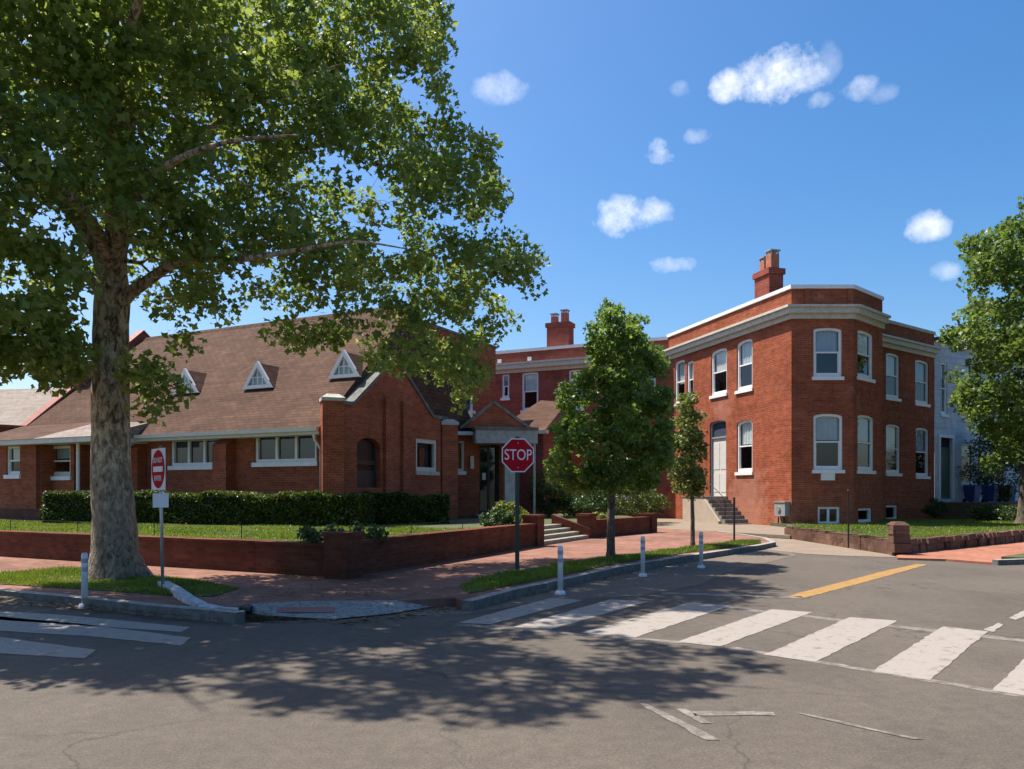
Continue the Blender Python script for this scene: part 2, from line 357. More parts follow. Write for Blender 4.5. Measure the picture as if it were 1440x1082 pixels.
def clusters(poly, Yc, R, n, dens=None, inset=4, gap=0, wl=1.5):
    ph = rng.uniform(0, 6.28, (6, 3)); kd = rng.normal(size=(6, 3)); kd = kd/np.linalg.norm(kd, axis=1)[:, None]*2*math.pi/wl
    yc = Yc if callable(Yc) else (lambda x: Yc+0*x)
    """points filling the volume of a crown whose outline, seen from the street corner, is poly"""
    P = np.array(poly, float); lo, hi = P.min(0), P.max(0); out = []
    while len(out) < n:
        x = rng.uniform(lo[0], hi[0], 4000); y = rng.uniform(lo[1], hi[1], 4000)
        ok = inpoly(poly, x, y); x, y = x[ok], y[ok]; d = edgedist(poly, x, y); ok = d > inset; x, y, d = x[ok], y[ok], d[ok]
        if dens is not None:
            ok = rng.uniform(0, 1, len(x)) < dens(x, y); x, y, d = x[ok], y[ok], d[ok]
        Y0 = yc(x); dm = np.minimum(d/FOC*Y0, R); T = np.sqrt(np.maximum(R*R-(R-dm)**2, .04))
        u = rng.uniform(-1, 1, len(x)); u = np.sign(u)*np.abs(u)**.8
        Y = Y0+u*T
        Q = np.stack([(x-720)/FOC*Y, Y, CZ+(HOR-y)/FOC*Y], 1)
        if gap:                             # foliage gathers in sprays with gaps between
            f = np.sin(Q@kd.T+ph[:, 0]).sum(1)/1.75; Q = Q[f > gap+rng.normal(size=len(Q))*.25]
        out += list(Q)
    return np.array(out[:n])
def spray(C, per, r, flat=.7):
    n = len(C)*per; base = np.repeat(C, per, 0)
    d = rng.normal(size=(n, 3)); d /= np.linalg.norm(d, axis=1)[:, None]; d *= (rng.uniform(0, 1, n)**.45*r)[:, None]; d[:, 2] *= flat
    return base+d
def grow(mb, nodes, targets, r0=.03, r1=.008, mi=0, reach=6, n=5):
    """branches from the nearest wood to each target; new wood can carry later branches"""
    nodes = [(np.array(p, float), r) for p, r in nodes]
    o = np.array([min(np.linalg.norm(t-p) for p, _ in nodes) for t in targets])
    for t in targets[np.argsort(o)]:
        A = np.array([p for p, _ in nodes]); below = (A[:, 2] > t[2]+.3)*1.2
        k = int(np.argmin(np.linalg.norm(A-t, axis=1)+below)); p, r = nodes[k]; L = np.linalg.norm(t-p)
        if L > reach: continue
        ra = min(r*.75, r0+.006*L); m1 = p+(t-p)*.35+rng.normal(size=3)*.05*L+np.array((0, 0, .06*L)); m2 = p+(t-p)*.7+rng.normal(size=3)*.05*L+np.array((0, 0, .07*L))
        rr = [ra, ra*.75+r1*.25, ra*.45+r1*.55, r1]
        mb.tube([p, m1, m2, t], rr, n, mi, cap=False)
        nodes += [(m1, rr[1]), (m2, rr[2]), (t, rr[3])]
    return nodes
def smoothpath(pts, k=4):
    P = [np.array(p, float) for p in pts]; out = []
    for i in range(len(P)-1):
        p0, p1, p2, p3 = P[max(i-1, 0)], P[i], P[i+1], P[min(i+2, len(P)-1)]
        for j in range(k):
            t = j/k; out.append(.5*((2*p1)+(-p0+p2)*t+(2*p0-5*p1+4*p2-p3)*t*t+(-p0+3*p1-3*p2+p3)*t**3))
    return out+[P[-1]]
def blades(name, polys, z, per_m2, h, w, label, m=None, maxn=90000):
    C = []
    for poly in polys:
        P = [(p[0], p[1]) for p in poly]; A = np.array(P); lo, hi = A.min(0), A.max(0)
        n = int((hi-lo).prod()*per_m2); x = rng.uniform(lo[0], hi[0], n); y = rng.uniform(lo[1], hi[1], n)
        k = inpoly(P, x, y); C.append(np.stack([x[k], y[k]], 1))
    C = np.concatenate(C); C = C[:maxn] if len(C) <= maxn else C[rng.permutation(len(C))[:maxn]]
    n = len(C); a = rng.uniform(0, 2*math.pi, n); hh = h*rng.uniform(.5, 1.3, n); ww = w*rng.uniform(.6, 1.4, n)
    clump = .65+.5*np.sin(C[:, 0]*2.3+1.7*np.sin(C[:, 1]*1.9))*np.sin(C[:, 1]*2.9+C[:, 0]); hh *= np.clip(clump, .45, 1.2)
    lean = rng.normal(size=(n, 2))*.45*hh[:, None]; dx = np.cos(a)*ww/2; dy = np.sin(a)*ww/2
    z0 = np.full(n, z-.01)
    p0 = np.stack([C[:, 0]-dx, C[:, 1]-dy, z0], 1); p1 = np.stack([C[:, 0]+dx, C[:, 1]+dy, z0], 1)
    p2 = np.stack([C[:, 0]+lean[:, 0], C[:, 1]+lean[:, 1], z0+hh], 1)
    V = np.stack([p0, p1, p2], 1).reshape(-1, 3)
    me = bpy.data.meshes.new(name); me.vertices.add(3*n); me.vertices.foreach_set('co', V.astype(np.float32).ravel())
    me.loops.add(3*n); me.loops.foreach_set('vertex_index', np.arange(3*n, dtype=np.int32)); me.polygons.add(n); me.polygons.foreach_set('loop_start', (np.arange(n)*3).astype(np.int32))
    at_ = me.attributes.new('tone', 'FLOAT', 'POINT'); tn = np.clip(rng.beta(2, 2, n)*.8+.2*np.sin(C[:, 0]*1.1)*np.cos(C[:, 1]*1.3), 0, 1)
    at_.data.foreach_set('value', np.repeat(tn, 3).astype(np.float32)); me.materials.append(m or M['grass']); me.update(calc_edges=True); me.validate()
    o = bpy.data.objects.new(name, me); COL.objects.link(o); return tag(o, label, 'grass', kind='stuff')

# ------------------------------------------------------------------ building helpers
def wall(mb, F, s0, s1, z0, z1, ops=(), reveal=.13, mi=0, off=0.0, arch_n=8):
    """one wall face with real openings; ops = (a, b, za, zb, rise)"""
    xs = sorted({s0, s1, *[o[0] for o in ops], *[o[1] for o in ops]}); zs = sorted({z0, z1, *[o[2] for o in ops], *[o[3] for o in ops]})
    for i in range(len(xs)-1):
        for j in range(len(zs)-1):
            cx, cz = (xs[i]+xs[i+1])/2, (zs[j]+zs[j+1])/2
            if any(o[0] < cx < o[1] and o[2] < cz < o[3] for o in ops): continue
            if xs[i+1]-xs[i] < 1e-6 or zs[j+1]-zs[j] < 1e-6: continue
            q = [(xs[i], zs[j]), (xs[i+1], zs[j]), (xs[i+1], zs[j+1]), (xs[i], zs[j+1])]
            mb.poly([F.pt(a, b, off) for a, b in q], mi, q)
    for a, b, za, zb, rise in ops:
        top = archtop(a, b, zb, rise, arch_n)
        prof = [(a, za), (b, za)]+top[::-1]
        for i in range(len(prof)):
            p, q = prof[i], prof[(i+1) % len(prof)]
            mb.poly([F.pt(p[0], p[1], off), F.pt(q[0], q[1], off), F.pt(q[0], q[1], off-reveal), F.pt(p[0], p[1], off-reveal)], mi)
        if rise > 0:
            h = len(top)//2
            mb.poly([F.pt(x, z, off) for x, z in [(a, zb)]+top[:h+1]], mi)
            mb.poly([F.pt(x, z, off) for x, z in top[h:]+[(b, zb)]], mi)
def archtop(a, b, zb, rise, n=8):
    if rise <= 0: return [(a, zb), (b, zb)]
    w = (b-a)/2; c = (a+b)/2
    return [(c-w*math.cos(math.pi*i/n), zb-rise+rise*math.sin(math.pi*i/n)) for i in range(n+1)]
def ring(mb, F, outer, inner, off0, off1, mi=0):
    n = len(outer)
    for i in range(n):
        j = (i+1) % n
        mb.poly([F.pt(*outer[i], off1), F.pt(*outer[j], off1), F.pt(*inner[j], off1), F.pt(*inner[i], off1)], mi)
        mb.poly([F.pt(*inner[i], off1), F.pt(*inner[j], off1), F.pt(*inner[j], off0), F.pt(*inner[i], off0)], mi)
        mb.poly([F.pt(*outer[i], off0), F.pt(*outer[j], off0), F.pt(*outer[j], off1), F.pt(*outer[i], off1)], mi)
def fbox(mb, F, a, b, z0, z1, o0, o1, mi=0):
    bt = [F.pt(a, z0, o1), F.pt(b, z0, o1), F.pt(b, z0, o0), F.pt(a, z0, o0)]; tp = [(p[0], p[1], z1) for p in bt]
    # orientation so that normals look outwards
    A = sum(bt[i][0]*bt[(i+1) % 4][1]-bt[(i+1) % 4][0]*bt[i][1] for i in range(4))
    if A < 0: bt, tp = bt[::-1], tp[::-1]
    mb.hexa(bt, tp, mi)
def window(F, r, parent, rise=0, fw=.075, style='sash', framem='white', sill=True, blind=.5, off=0.0, sillm='white', depth=.62, mullions=(), blindm='curtain', label=None, name='window', lw=None):
    a, b, z0, z1 = r; e = .002
    o0, o1 = off-.16, off-.05
    ft = archtop(a, b, z1, rise); outer = [(a, z0), (b, z0)]+ft[::-1]
    it = archtop(a+fw, b-fw, z1-fw, max(rise*.8, 0)) if rise > 0 else [(a+fw, z1-fw), (b-fw, z1-fw)]
    inner = [(a+fw, z0+fw), (b-fw, z0+fw)]+it[::-1]
    mb = MB(); ring(mb, F, outer, inner, o0, o1)
    if style == 'sash':
        zm = z0+(z1-z0)*.5; fbox(mb, F, a+fw, b-fw, zm-.03, zm+.03, o0+.02, o1-.015)
        s = .04
        for x0, x1 in ((a+fw, a+fw+s), (b-fw-s, b-fw)): fbox(mb, F, x0, x1, z0+fw, zm-.03, o0+.02, o1-.03)
        fbox(mb, F, a+fw+s, b-fw-s, z0+fw, z0+fw+.06, o0+.02, o1-.03)
    for mfrac in mullions:
        x = a+(b-a)*mfrac; fbox(mb, F, x-.045, x+.045, z0+fw, z1-fw, o0+.02, o1-.004)
    # dark room behind the glass
    dp = off-depth
    box = [(a+.01, z0+.01), (b-.01, z0+.01), (b-.01, z1-.01), (a+.01, z1-.01)]
    mb.poly([F.pt(x, z, dp) for x, z in box], 1)
    for i in range(4):
        p, q = box[i], box[(i+1) % 4]; mb.poly([F.pt(*p, dp), F.pt(*q, dp), F.pt(*q, o0-.004), F.pt(*p, o0-.004)], 1)
    w = mb.build(name, [M[framem], M['dark']], parent)
    if label: w['label'] = label
    pm = MB(); pm.poly([F.pt(x, z, off-.125) for x, z in inner]); pm.build('pane', M['glass'], w)
    if blind:
        bm_ = MB(); zt = z1-fw; zb_ = zt-(z1-z0-2*fw)*blind; k = 10
        for i in range(k):                  # gently folded cloth
            x0 = a+fw+(b-a-2*fw)*i/k; x1 = a+fw+(b-a-2*fw)*(i+1)/k; oa, ob = (-.175, -.215) if i % 2 else (-.215, -.175)
            bm_.poly([F.pt(x0, zb_, off+oa), F.pt(x1, zb_, off+ob), F.pt(x1, zt, off+ob), F.pt(x0, zt, off+oa)])
        bm_.build('blind', M[blindm if blindm != 'curtain' else random.choice(('curtain', 'curtain_grey', 'curtain_white'))], w)
    if sill:
        sm = MB(); fbox(sm, F, a-.07, b+.07, z0-.14, z0-.002, off-.12, off+.07); sm.build('sill', M[sillm], w)
    return w
def coping(mb, F, a, b, z0, z1, o0, o1, mi=0): fbox(mb, F, a, b, z0, z1, o0, o1, mi)
def slope_bar(mb, F, p, q, o0, o1, t, mi=0):   # a raking bar from (s,z) p to q
    P = [F.pt(p[0], p[1], o1), F.pt(q[0], q[1], o1), F.pt(q[0], q[1], o0), F.pt(p[0], p[1], o0)]; T = [(x, y, z+t) for x, y, z in P]
    mb.hexa(P, T, mi)
def text_mesh(body, size, extr=.002):
    cu = bpy.data.curves.new('lettering', 'FONT'); cu.body = body; cu.size = size; cu.align_x = 'CENTER'; cu.align_y = 'CENTER'; cu.extrude = extr
    o = bpy.data.objects.new('lettering', cu); COL.objects.link(o); bpy.context.view_layer.update()
    me = bpy.data.meshes.new_from_object(o.evaluated_get(bpy.context.evaluated_depsgraph_get())); bpy.data.objects.remove(o); return me

# ================================================================== GROUND
def sheet(name, pts, z, m, h=None):
    mb = MB(); P = [(p[0], p[1]) for p in pts]
    if h is None: mb.poly([(x, y, z) for x, y in P])
    else: mb.prism(P, z-h, z)
    o = mb.build(name, m); return tag(o, kind='structure')
gm = MB(); gm.poly([(-900, -300, -.06), (900, -300, -.06), (900, 1500, -.06), (-900, 1500, -.06)]); tag(gm.build('ground', M['soil']), kind='structure')
sheet('road', [(-70, -30), (70, -30), (70, 60), (-70, 60)], 0, M['asphalt'])
kerbpx = [(-330, 798), (0, 829), (120, 840), (225, 851), (300, 857), (345, 861)]
kerb_r = [(650, 846), (715, 829), (790, 814), (860, 798), (960, 782), (1060, 767.5), (1083, 763), (1072, 757), (1040, 752), (1005, 747.5)]
ramp_in = [(352, 850), (395, 847), (470, 845), (560, 845), (640, 841)]
ramp_out = [(345, 861), (390, 868), (470, 870), (545, 863), (650, 846)]
KL = [G(x, y, .12)[:2] for x, y in kerbpx]; KR = [G(x, y, .12)[:2] for x, y in kerb_r]
RI = [G(x, y, .12)[:2] for x, y in ramp_in]; RO = [G(x, y, .02)[:2] for x, y in ramp_out]
far_l = (KL[0][0]-40, KL[0][1]+20)
slab = [far_l]+KL[:-1]+[RI[0]]+RI[1:-1]+[RI[-1]]+KR+[(9.6, 52), (-70, 58)]
sheet('sidewalk', slab, .12, M['paver'], .14)
rm = MB(); 
for i in range(4):
    rm.poly([(*RO[i], .016), (*RO[i+1], .016), (*RI[i+1], .122), (*RI[i], .122)])
tag(rm.build('kerb_ramp', M['ramp']), kind='structure')
tm = MB()
def onramp(i, t, k, dz=.006):
    a = np.array(RO[i])*(1-t)+np.array(RO[i+1])*t; b = np.array(RI[i])*(1-t)+np.array(RI[i+1])*t
    p = a*(1-k)+b*k; return (p[0], p[1], .016+(.106)*k+dz)
for i, t0, t1 in ((0, .45, 1), (1, 0, 1)):
    tm.poly([onramp(i, t0, .3), onramp(i, t1, .3), onramp(i, t1, .62), onramp(i, t0, .62)])
tag(tm.build('tactile_panel', M['tactile']), kind='structure')
def strip(mb, line, w, z0, z1, side=1, mi=0):
    L = [np.array(p) for p in line]
    def off(i):
        d = norm(L[min(i+1, len(L)-1)]-L[max(i-1, 0)]); return L[i]+side*w*np.array((-d[1], d[0]))
    O = [off(i) for i in range(len(L))]
    for i in range(len(L)-1):
        mb.prism([tuple(L[i]), tuple(L[i+1]), tuple(O[i+1]), tuple(O[i])], z0, z1, mi, top=1)
def subdiv(line, step):
    out = [np.array(line[0], float)]
    for a, b in zip(line[:-1], line[1:]):
        a, b = np.array(a), np.array(b); n = max(1, int(np.linalg.norm(b-a)/step))
        out += [a+(b-a)*k/n for k in range(1, n+1)]
    return out
kb = MB(); strip(kb, subdiv(KL, 1.4), -.16, -.01, .135, 1); strip(kb, subdiv(KR, 1.4), -.16, -.01, .135, 1); tag(kb.build('kerb', [M['granite'], M['kerb_top_lit']]), kind='structure')
# gutters and sunlit lane edge
gl = [(-330, 801), (0, 831), (225, 853), (345, 863), (390, 870), (470, 872), (420, 876), (300, 870), (180, 864), (0, 852), (-330, 815)]
gt = MB(); go_ = [G(x, y, .004) for x, y in ((-330, 815), (0, 850), (120, 857), (225, 864), (300, 870), (345, 873))]
gi_ = [(*(np.array(p)+np.array((.02, -.03))), .098) for p in KL]
for i in range(5): gt.poly([gi_[i], gi_[i+1], go_[i+1], go_[i]])
gt.poly([gi_[5], (*G(390, 869, .012)[:2], .012), (*G(470, 871, .012)[:2], .012), (*G(420, 877, .004)[:2], .004), go_[5]])
tag(gt.build('gutter', M['gutter']), kind='structure')
ll = [(560, 866), (650, 850), (715, 833), (790, 818), (860, 802), (960, 786), (1060, 771), (1100, 770), (1120, 781), (1020, 806), (985, 822), (900, 838), (760, 846), (660, 864)]
sheet('sunlit_lane_edge', [G(x, y, .004)[:2] for x, y in ll], .004, M['lane'])  # pale sheet standing for sunlit road along the right kerb
# tan apron at the alley mouth
ap = [(1078, 773), (1130, 779), (1190, 782), (1262, 784), (1275, 772), (1200, 762), (1100, 752), (1060, 742), (1000, 742), (1000, 747), (1043, 752), (1084, 762)]
sheet('alley_apron', [G(x, y, .008)[:2] for x, y in ap], .008, M['apron'])
aw = [(9.1, 25.6), (12.0, 30.8), (9.3, 41), (4.5, 41), (5.4, 31)]
sheet('alley_path', aw, .125, M['apron'], .1)
# ---------------- road markings
def mark(name, polys, m, z=.0045):
    mb = MB(); R = random.Random(len(bpy.data.meshes))
    for P in polys:                         # hand laid paint: edges waver by a centimetre
        W = [np.array(G(x, y, z)) for x, y in P]; out = []
        for k in range(len(W)):
            a, b = W[k], W[(k+1) % len(W)]; n = max(1, min(60, int(np.linalg.norm(b-a)/.12)))
            for q in range(n): p = a+(b-a)*q/n; out.append((p[0]+R.uniform(-.011, .011), p[1]+R.uniform(-.011, .011), z))
        mb.poly(out)
    tag(mb.build(name, m), kind='structure')
cw = [[(643, 876), (690, 878), (820, 844), (775, 841)], [(722, 882), (775, 885), (912, 846), (858, 843)], [(817, 890), (893, 897), (1030, 851), (968, 848)],
      [(952, 903), (1013, 909), (1143, 861), (1085, 857)], [(1075, 921), (1147, 931), (1262, 873), (1195, 868)], [(1227, 944), (1307, 957), (1389, 888), (1325, 881)],
      [(1396, 971), (1490, 986), (1545, 905), (1470, 897)], [(1590, 1003), (1690, 1018), (1720, 925), (1630, 914)]]
for P in cw: mark('crosswalk_stripe', [P], M['paint_white'])
mark('crosswalk_edge_line', [[(1020, 911), (1020, 907.5), (1700, 1019), (1700, 1025)], [(960, 846), (960, 849), (1800, 944), (1800, 939)], [(640, 877), (640, 880), (960, 905), (960, 902)]], M['paint_worn'], .0022)
cl = [[(-300, 842), (-300, 852), (255, 889), (268, 882), (90, 865)], [(-300, 856), (-300, 869), (130, 895), (255, 908), (268, 897), (120, 878), (0, 867)], [(-300, 880), (-300, 904), (0, 919), (118, 926), (134, 914), (0, 896)], [(-300, 930), (-300, 955), (-60, 963), (-50, 952)]]
for P in cl: mark('crosswalk_stripe', [P], M['paint_white'])
mark('stop_line', [[(930, 833), (930, 835.5), (1127, 842), (1128, 839)]], M['paint_worn'])
ye = [[(1108, 838), (1132, 841), (1210, 820.5), (1255, 808), (1305, 794), (1288, 793.5), (1240, 804), (1190, 817)]]
mark('centre_line', ye, M['paint_yellow'])
mark('guide_dash', [[(1384, 886), (1396, 889), (1412, 879), (1403, 876)], [(1418, 869), (1428, 872), (1452, 862), (1442, 858)], [(1462, 852), (1472, 855), (1492, 846), (1482, 843)]], M['paint_white'], .0062)
mark('lane_marking', [[(898, 989), (909, 989), (1010, 1040), (990, 1040)], [(952, 997), (964, 997), (1000, 1017), (984, 1017)], [(975, 1000), (1085, 1001), (1090, 1006), (978, 1006)], [(1122, 1003), (1134, 1004), (1300, 1040), (1284, 1040)]], M['paint_worn'])

# ================================================================== CHURCH LOT
u = np.array((-.894, .447)); v = np.array((.447, .894))
O = np.array((-5.36, 23.3))
def ab(a, b): p = O+a*u+b*v; return (p[0], p[1])
C0 = np.array(G(483, 813, .12)[:2]); Wl_end = C0+u*34; P1 = np.array(G(757, 768, .12)[:2]); P2 = np.array(G(830, 757, .12)[:2]); P3 = np.array(G(918, 749, .12)[:2])
vd = norm(P1-C0); vd2 = norm(P3-P2)
LZ = .55
nrm = lambda d: np.array((-d[1], d[0]))
st_in = u*1.15
lot = [tuple(C0+u*.2+vd*.2), tuple(P1-vd*.1+nrm(vd)*.1), tuple(P1-vd*.1+st_in), tuple(P2+st_in), tuple(P2+nrm(vd2)*.1), tuple(P3+nrm(vd2)*.1), (4.6, 41), (-60, 57), tuple(Wl_end+vd*.2)]
lawn = MB(); lawn.prism(lot, .05, LZ); tag(lawn.build('church_lawn', M['soil']), kind='structure')
# brick retaining wall with pillars
rw = empty('retaining_wall', (*C0, .12), 'long low brick retaining wall with pillars holding up the church lawn', 'wall')
def lowwall(name, a, b, w, z0, z1, parent, m, cap=None, inward=1, capt=.06):
    d = norm(b-a); n = nrm(d)*inward; mb = MB()
    mb.prism([tuple(a), tuple(b), tuple(b+n*w), tuple(a+n*w)], z0, z1-(capt if cap else 0))
    o = mb.build(name, m, parent)
    if cap:
        c = MB(); L = np.linalg.norm(b-a); k = max(1, int(L/.9))
        for i in range(k):
            p, q = a+d*L*i/k+d*.004, a+d*L*(i+1)/k-d*.004; e = n*.03
            c.prism([tuple(p-e), tuple(q-e), tuple(q+n*w+e), tuple(p+n*w+e)], z1-capt, z1+random.uniform(-.004, .004))
        c.build('coping', cap, o)
    return o
def pillar(c, d, w, z0, z1, parent, m, cap):
    n = nrm(d); q = lambda h: [tuple(c+d*x*h+n*y*h) for x, y in ((-1, -1), (1, -1), (1, 1), (-1, 1))]
    mb = MB(); mb.prism(q(w/2), z0, z1-.07); o = mb.build('pillar', m, parent)
    cm = MB(); cm.prism(q(w/2+.03), z1-.07, z1); cm.build('cap', cap, o); return o
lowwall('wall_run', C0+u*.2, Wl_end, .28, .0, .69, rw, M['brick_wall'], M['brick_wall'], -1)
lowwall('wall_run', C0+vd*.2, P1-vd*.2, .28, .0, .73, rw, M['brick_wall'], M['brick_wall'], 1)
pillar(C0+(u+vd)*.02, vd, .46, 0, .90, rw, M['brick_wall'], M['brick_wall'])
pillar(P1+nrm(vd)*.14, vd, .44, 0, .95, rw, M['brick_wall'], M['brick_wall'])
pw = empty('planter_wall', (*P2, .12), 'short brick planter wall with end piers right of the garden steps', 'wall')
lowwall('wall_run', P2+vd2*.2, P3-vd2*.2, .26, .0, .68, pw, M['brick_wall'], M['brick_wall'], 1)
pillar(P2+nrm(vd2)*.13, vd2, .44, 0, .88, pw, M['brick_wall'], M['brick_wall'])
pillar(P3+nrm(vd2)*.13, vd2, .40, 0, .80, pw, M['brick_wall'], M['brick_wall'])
# garden steps between the pillars
gs = empty('garden_steps', (*P1, .12), 'pale stone garden steps between brick pillars up to the church entrance', 'steps')
sa, sb = P1+vd*.25, P2-norm(P2-P1)*.25
for i in range(4):
    a0, b0 = sa+u*(.3*i-.05), sb+u*(.3*i-.05); a1, b1 = sa+u*(.3*(i+1)+.02), sb+u*(.3*(i+1)+.02)
    mb = MB(); mb.prism([tuple(a0), tuple(b0), tuple(b1), tuple(a1)], .1 if i == 0 else .12+.1075*i-.02, .12+.1075*(i+1)); mb.build('step', M['step_tan'], gs)
ck = MB(); ck.hexa([(*(sb+u*-.1), .1), (*(sb+u*-.1+vd*.22), .1), (*(sb+u*1.2+vd*.22), .1), (*(sb+u*1.2), .1)], [(*(sb+u*-.1), .42), (*(sb+u*-.1+vd*.22), .42), (*(sb+u*1.2+vd*.22), .85), (*(sb+u*1.2), .85)]); ck.build('cheek_wall', M['brick_wall'], gs)
# low wire fence on the lawn edge
wf = empty('wire_fence', (*(C0+u*1.0+vd*.6), LZ), 'low dark wire fence on thin stakes along the lawn edge', 'fence')
pts = [C0+vd*.62+u*(.5+2.45*k) for k in range(11)][::-1]+[C0+u*.5+vd*(.7+2.2*k) for k in range(1, 4)]
for p in pts:
    mb = MB(); mb.tube([(*p, LZ-.05), (*p, LZ+.40)], .009, 6); mb.build('stake', M['black_metal'], wf)
for h in (.36,):
    mb = MB(); mb.tube([(*p, LZ+h) for p in pts], .002, 4); mb.build('wire', M['black_metal'], wf)

# ================================================================== CHURCH
church = empty('church', (*ab(8, 3), LZ), 'low brick church with steep brown roof, dormers and gabled brick end', 'church')
FN = Frame(ab(16, .35), -u)               # nave long wall, s grows to the right
EZ = 3.40
def nave_s(px): return FN.s_at(px)
NW = [(FN.rect(358, 445, 607, 650), 3), (FN.rect(240, 310, 616, 655), 3), (FN.rect(122, 190, 624, 661), 3)]
s_end = 16-.4
ops = [(*r, 0) for r, _ in NW]
mb = MB(); wall(mb, FN, 0, s_end, .3, EZ, ops, .15); mb.poly([(*ab(.4, .35), .3), (*ab(.4, 10), .3), (*ab(.4, 10), EZ), (*ab(.4, .35), EZ)]); mb.build('wall', M['brick_church'], church)
for k, (r, n) in enumerate(NW):
    window(FN, r, church, 0, .10, 'fixed' if n == 3 else 'sash', 'white' if n == 3 else 'cream', True, .96 if n == 3 else .45, sillm='white', mullions=(.345, .66) if n == 3 else (), blindm='navy' if n == 3 else 'curtain')
def buttress(F, px0, px1, zt, out, parent, m):
    a, b = F.s_at(px0), F.s_at(px1); mb = MB(); fbox(mb, F, a, b, .3, zt, .002, out); 
    bt = [F.pt(a, zt, out), F.pt(b, zt, out), F.pt(b, zt, .002), F.pt(a, zt, .002)]; tp = [F.pt(a, zt+.03, out), F.pt(b, zt+.03, out), F.pt(b, zt+.3, .002), F.pt(a, zt+.3, .002)]
    mb.hexa(bt, tp); return mb.build('buttress', m, parent)
buttress(FN, 312, 331, 3.05, .40, church, M['brick_church']); buttress(FN, 196, 207, 3.05, .40, church, M['brick_church'])
# roof
TH = .93
def rz(b): return EZ+.06+TH*(b+.15)
RB = 5.0
roof = MB()
def quad(a0, b0, a1, b1, lift=0): return [(*ab(a0, b0), rz(b0)+lift), (*ab(a1, b0), rz(b0)+lift), (*ab(a1, b1), rz(b1)+lift), (*ab(a0, b1), rz(b1)+lift)]
roof.poly([(*ab(.38, -.15), rz(-.15)), (*ab(15.93, -.15), rz(-.15)), (*ab(14.6, RB), rz(RB)), (*ab(.38, RB), rz(RB))]); roof.poly([(*ab(.38, 10.2), rz(-.15)), (*ab(13.25, 10.2), rz(-.15)), (*ab(14.6, RB), rz(RB)), (*ab(.38, RB), rz(RB))])
roof.poly([(*ab(.38, -.15), rz(-.15)-.1), (*ab(15.9, -.15), rz(-.15)-.1), (*ab(14.58, RB), rz(RB)-.1), (*ab(.38, RB), rz(RB)-.1)])
roof.poly([(*ab(.38, -.15), EZ), (*ab(.38, RB), rz(RB)), (*ab(.38, 10.2), EZ)])
ro = roof.build('roof', M['shingle'], church)
rc = MB()
for k in range(40):
    a0, a1 = .38+14.2*k/40, .38+14.2*(k+1)/40-.02
    rc.hexa([(*ab(a0, RB-.14), rz(RB)-.12), (*ab(a1, RB-.14), rz(RB)-.12), (*ab(a1, RB+.14), rz(RB)-.12), (*ab(a0, RB+.14), rz(RB)-.12)][::-1], [(*ab(a0, RB-.03), rz(RB)+.035), (*ab(a1, RB-.03), rz(RB)+.035), (*ab(a1, RB+.03), rz(RB)+.03), (*ab(a0, RB+.03), rz(RB)+.03)][::-1])
rc.build('ridge_cap', M['shingle'], ro)
# eaves: fascia, gutter
ev = MB(); fbox(ev, FN, 4.6, s_end, EZ-.12, EZ+.05, .02, .50); fbox(ev, FN, 4.6, s_end, EZ-.02, EZ+.10, .502, .60); ev.build('eaves', M['cream'], church)
# dormers
def dormer(px, pyb, pyt, wpx):
    # base centre on the roof plane along the eye's ray
    k = (px-720)/FOC
    for b in np.linspace(.2, 4.8, 1200):
        o_ = O+b*v; a = (o_[0]-k*o_[1])/(k*u[1]-u[0]); Y = o_[1]+a*u[1]
        if CZ+(HOR-pyb)/FOC*Y <= rz(b): break
    c = np.array(ab(a, b)); z0 = rz(b)+.02; h = (pyb-pyt)/FOC*Y; w = wpx/FOC*Y/2/.72
    d = -u; back = h/TH+.05
    L, R, T = c-d*w, c+d*w, c
    dm = MB(); A = (*L, z0); B = (*R, z0); Tt = (*T, z0+h); D = (*(c+v*back), z0+h)
    ov = -v*.12
    A2, B2, T2 = (*(L+ov), z0), (*(R+ov), z0), (*(T+ov), z0+h)
    def thick(p, q, r): dm.poly([p, q, r])
    dm.poly([A2, T2, D]); dm.poly([B2, D, T2]); dm.poly([A2, D, A]) ; dm.poly([B2, B, D])
    o = dm.build('dormer', M['shingle'], church)
    F = Frame(c-v*.13, d); f = MB()
    t = .11
    outer = [(-w-.02, z0-.05), (w+.02, z0-.05), (0, z0+h+.06)]; inner = [(-w+1.9*t, z0+t*.6), (w-1.9*t, z0+t*.6), (0, z0+h-1.3*t)]
    ring(f, F, outer, inner, -.08, .03); f.build('window', M['white'], o)
    g = MB(); g.poly([F.pt(x, z, -.03) for x, z in inner]); g.build('pane', M['glass'], o)
    g = MB(); g.poly([F.pt(x, z, -.10) for x, z in inner]); g.build('backing', M['curtain'], o)
    g = MB()
    for fx in (-.33, 0, .33):
        x = fx*w; top = z0+h-1.4*t-abs(x)*h/w*.9
        if top > z0+.15: fbox(g, F, x-.018, x+.018, z0+.08, top, -.05, -.01)
    fbox(g, F, -w*.5, w*.5, z0+h*.38, z0+h*.38+.03, -.052, -.012)
    g.build('glazing_bars', M['white'], o)
dormer(487, 531, 496, 39); dormer(366, 546, 512, 39); dormer(264, 553, 522, 37)
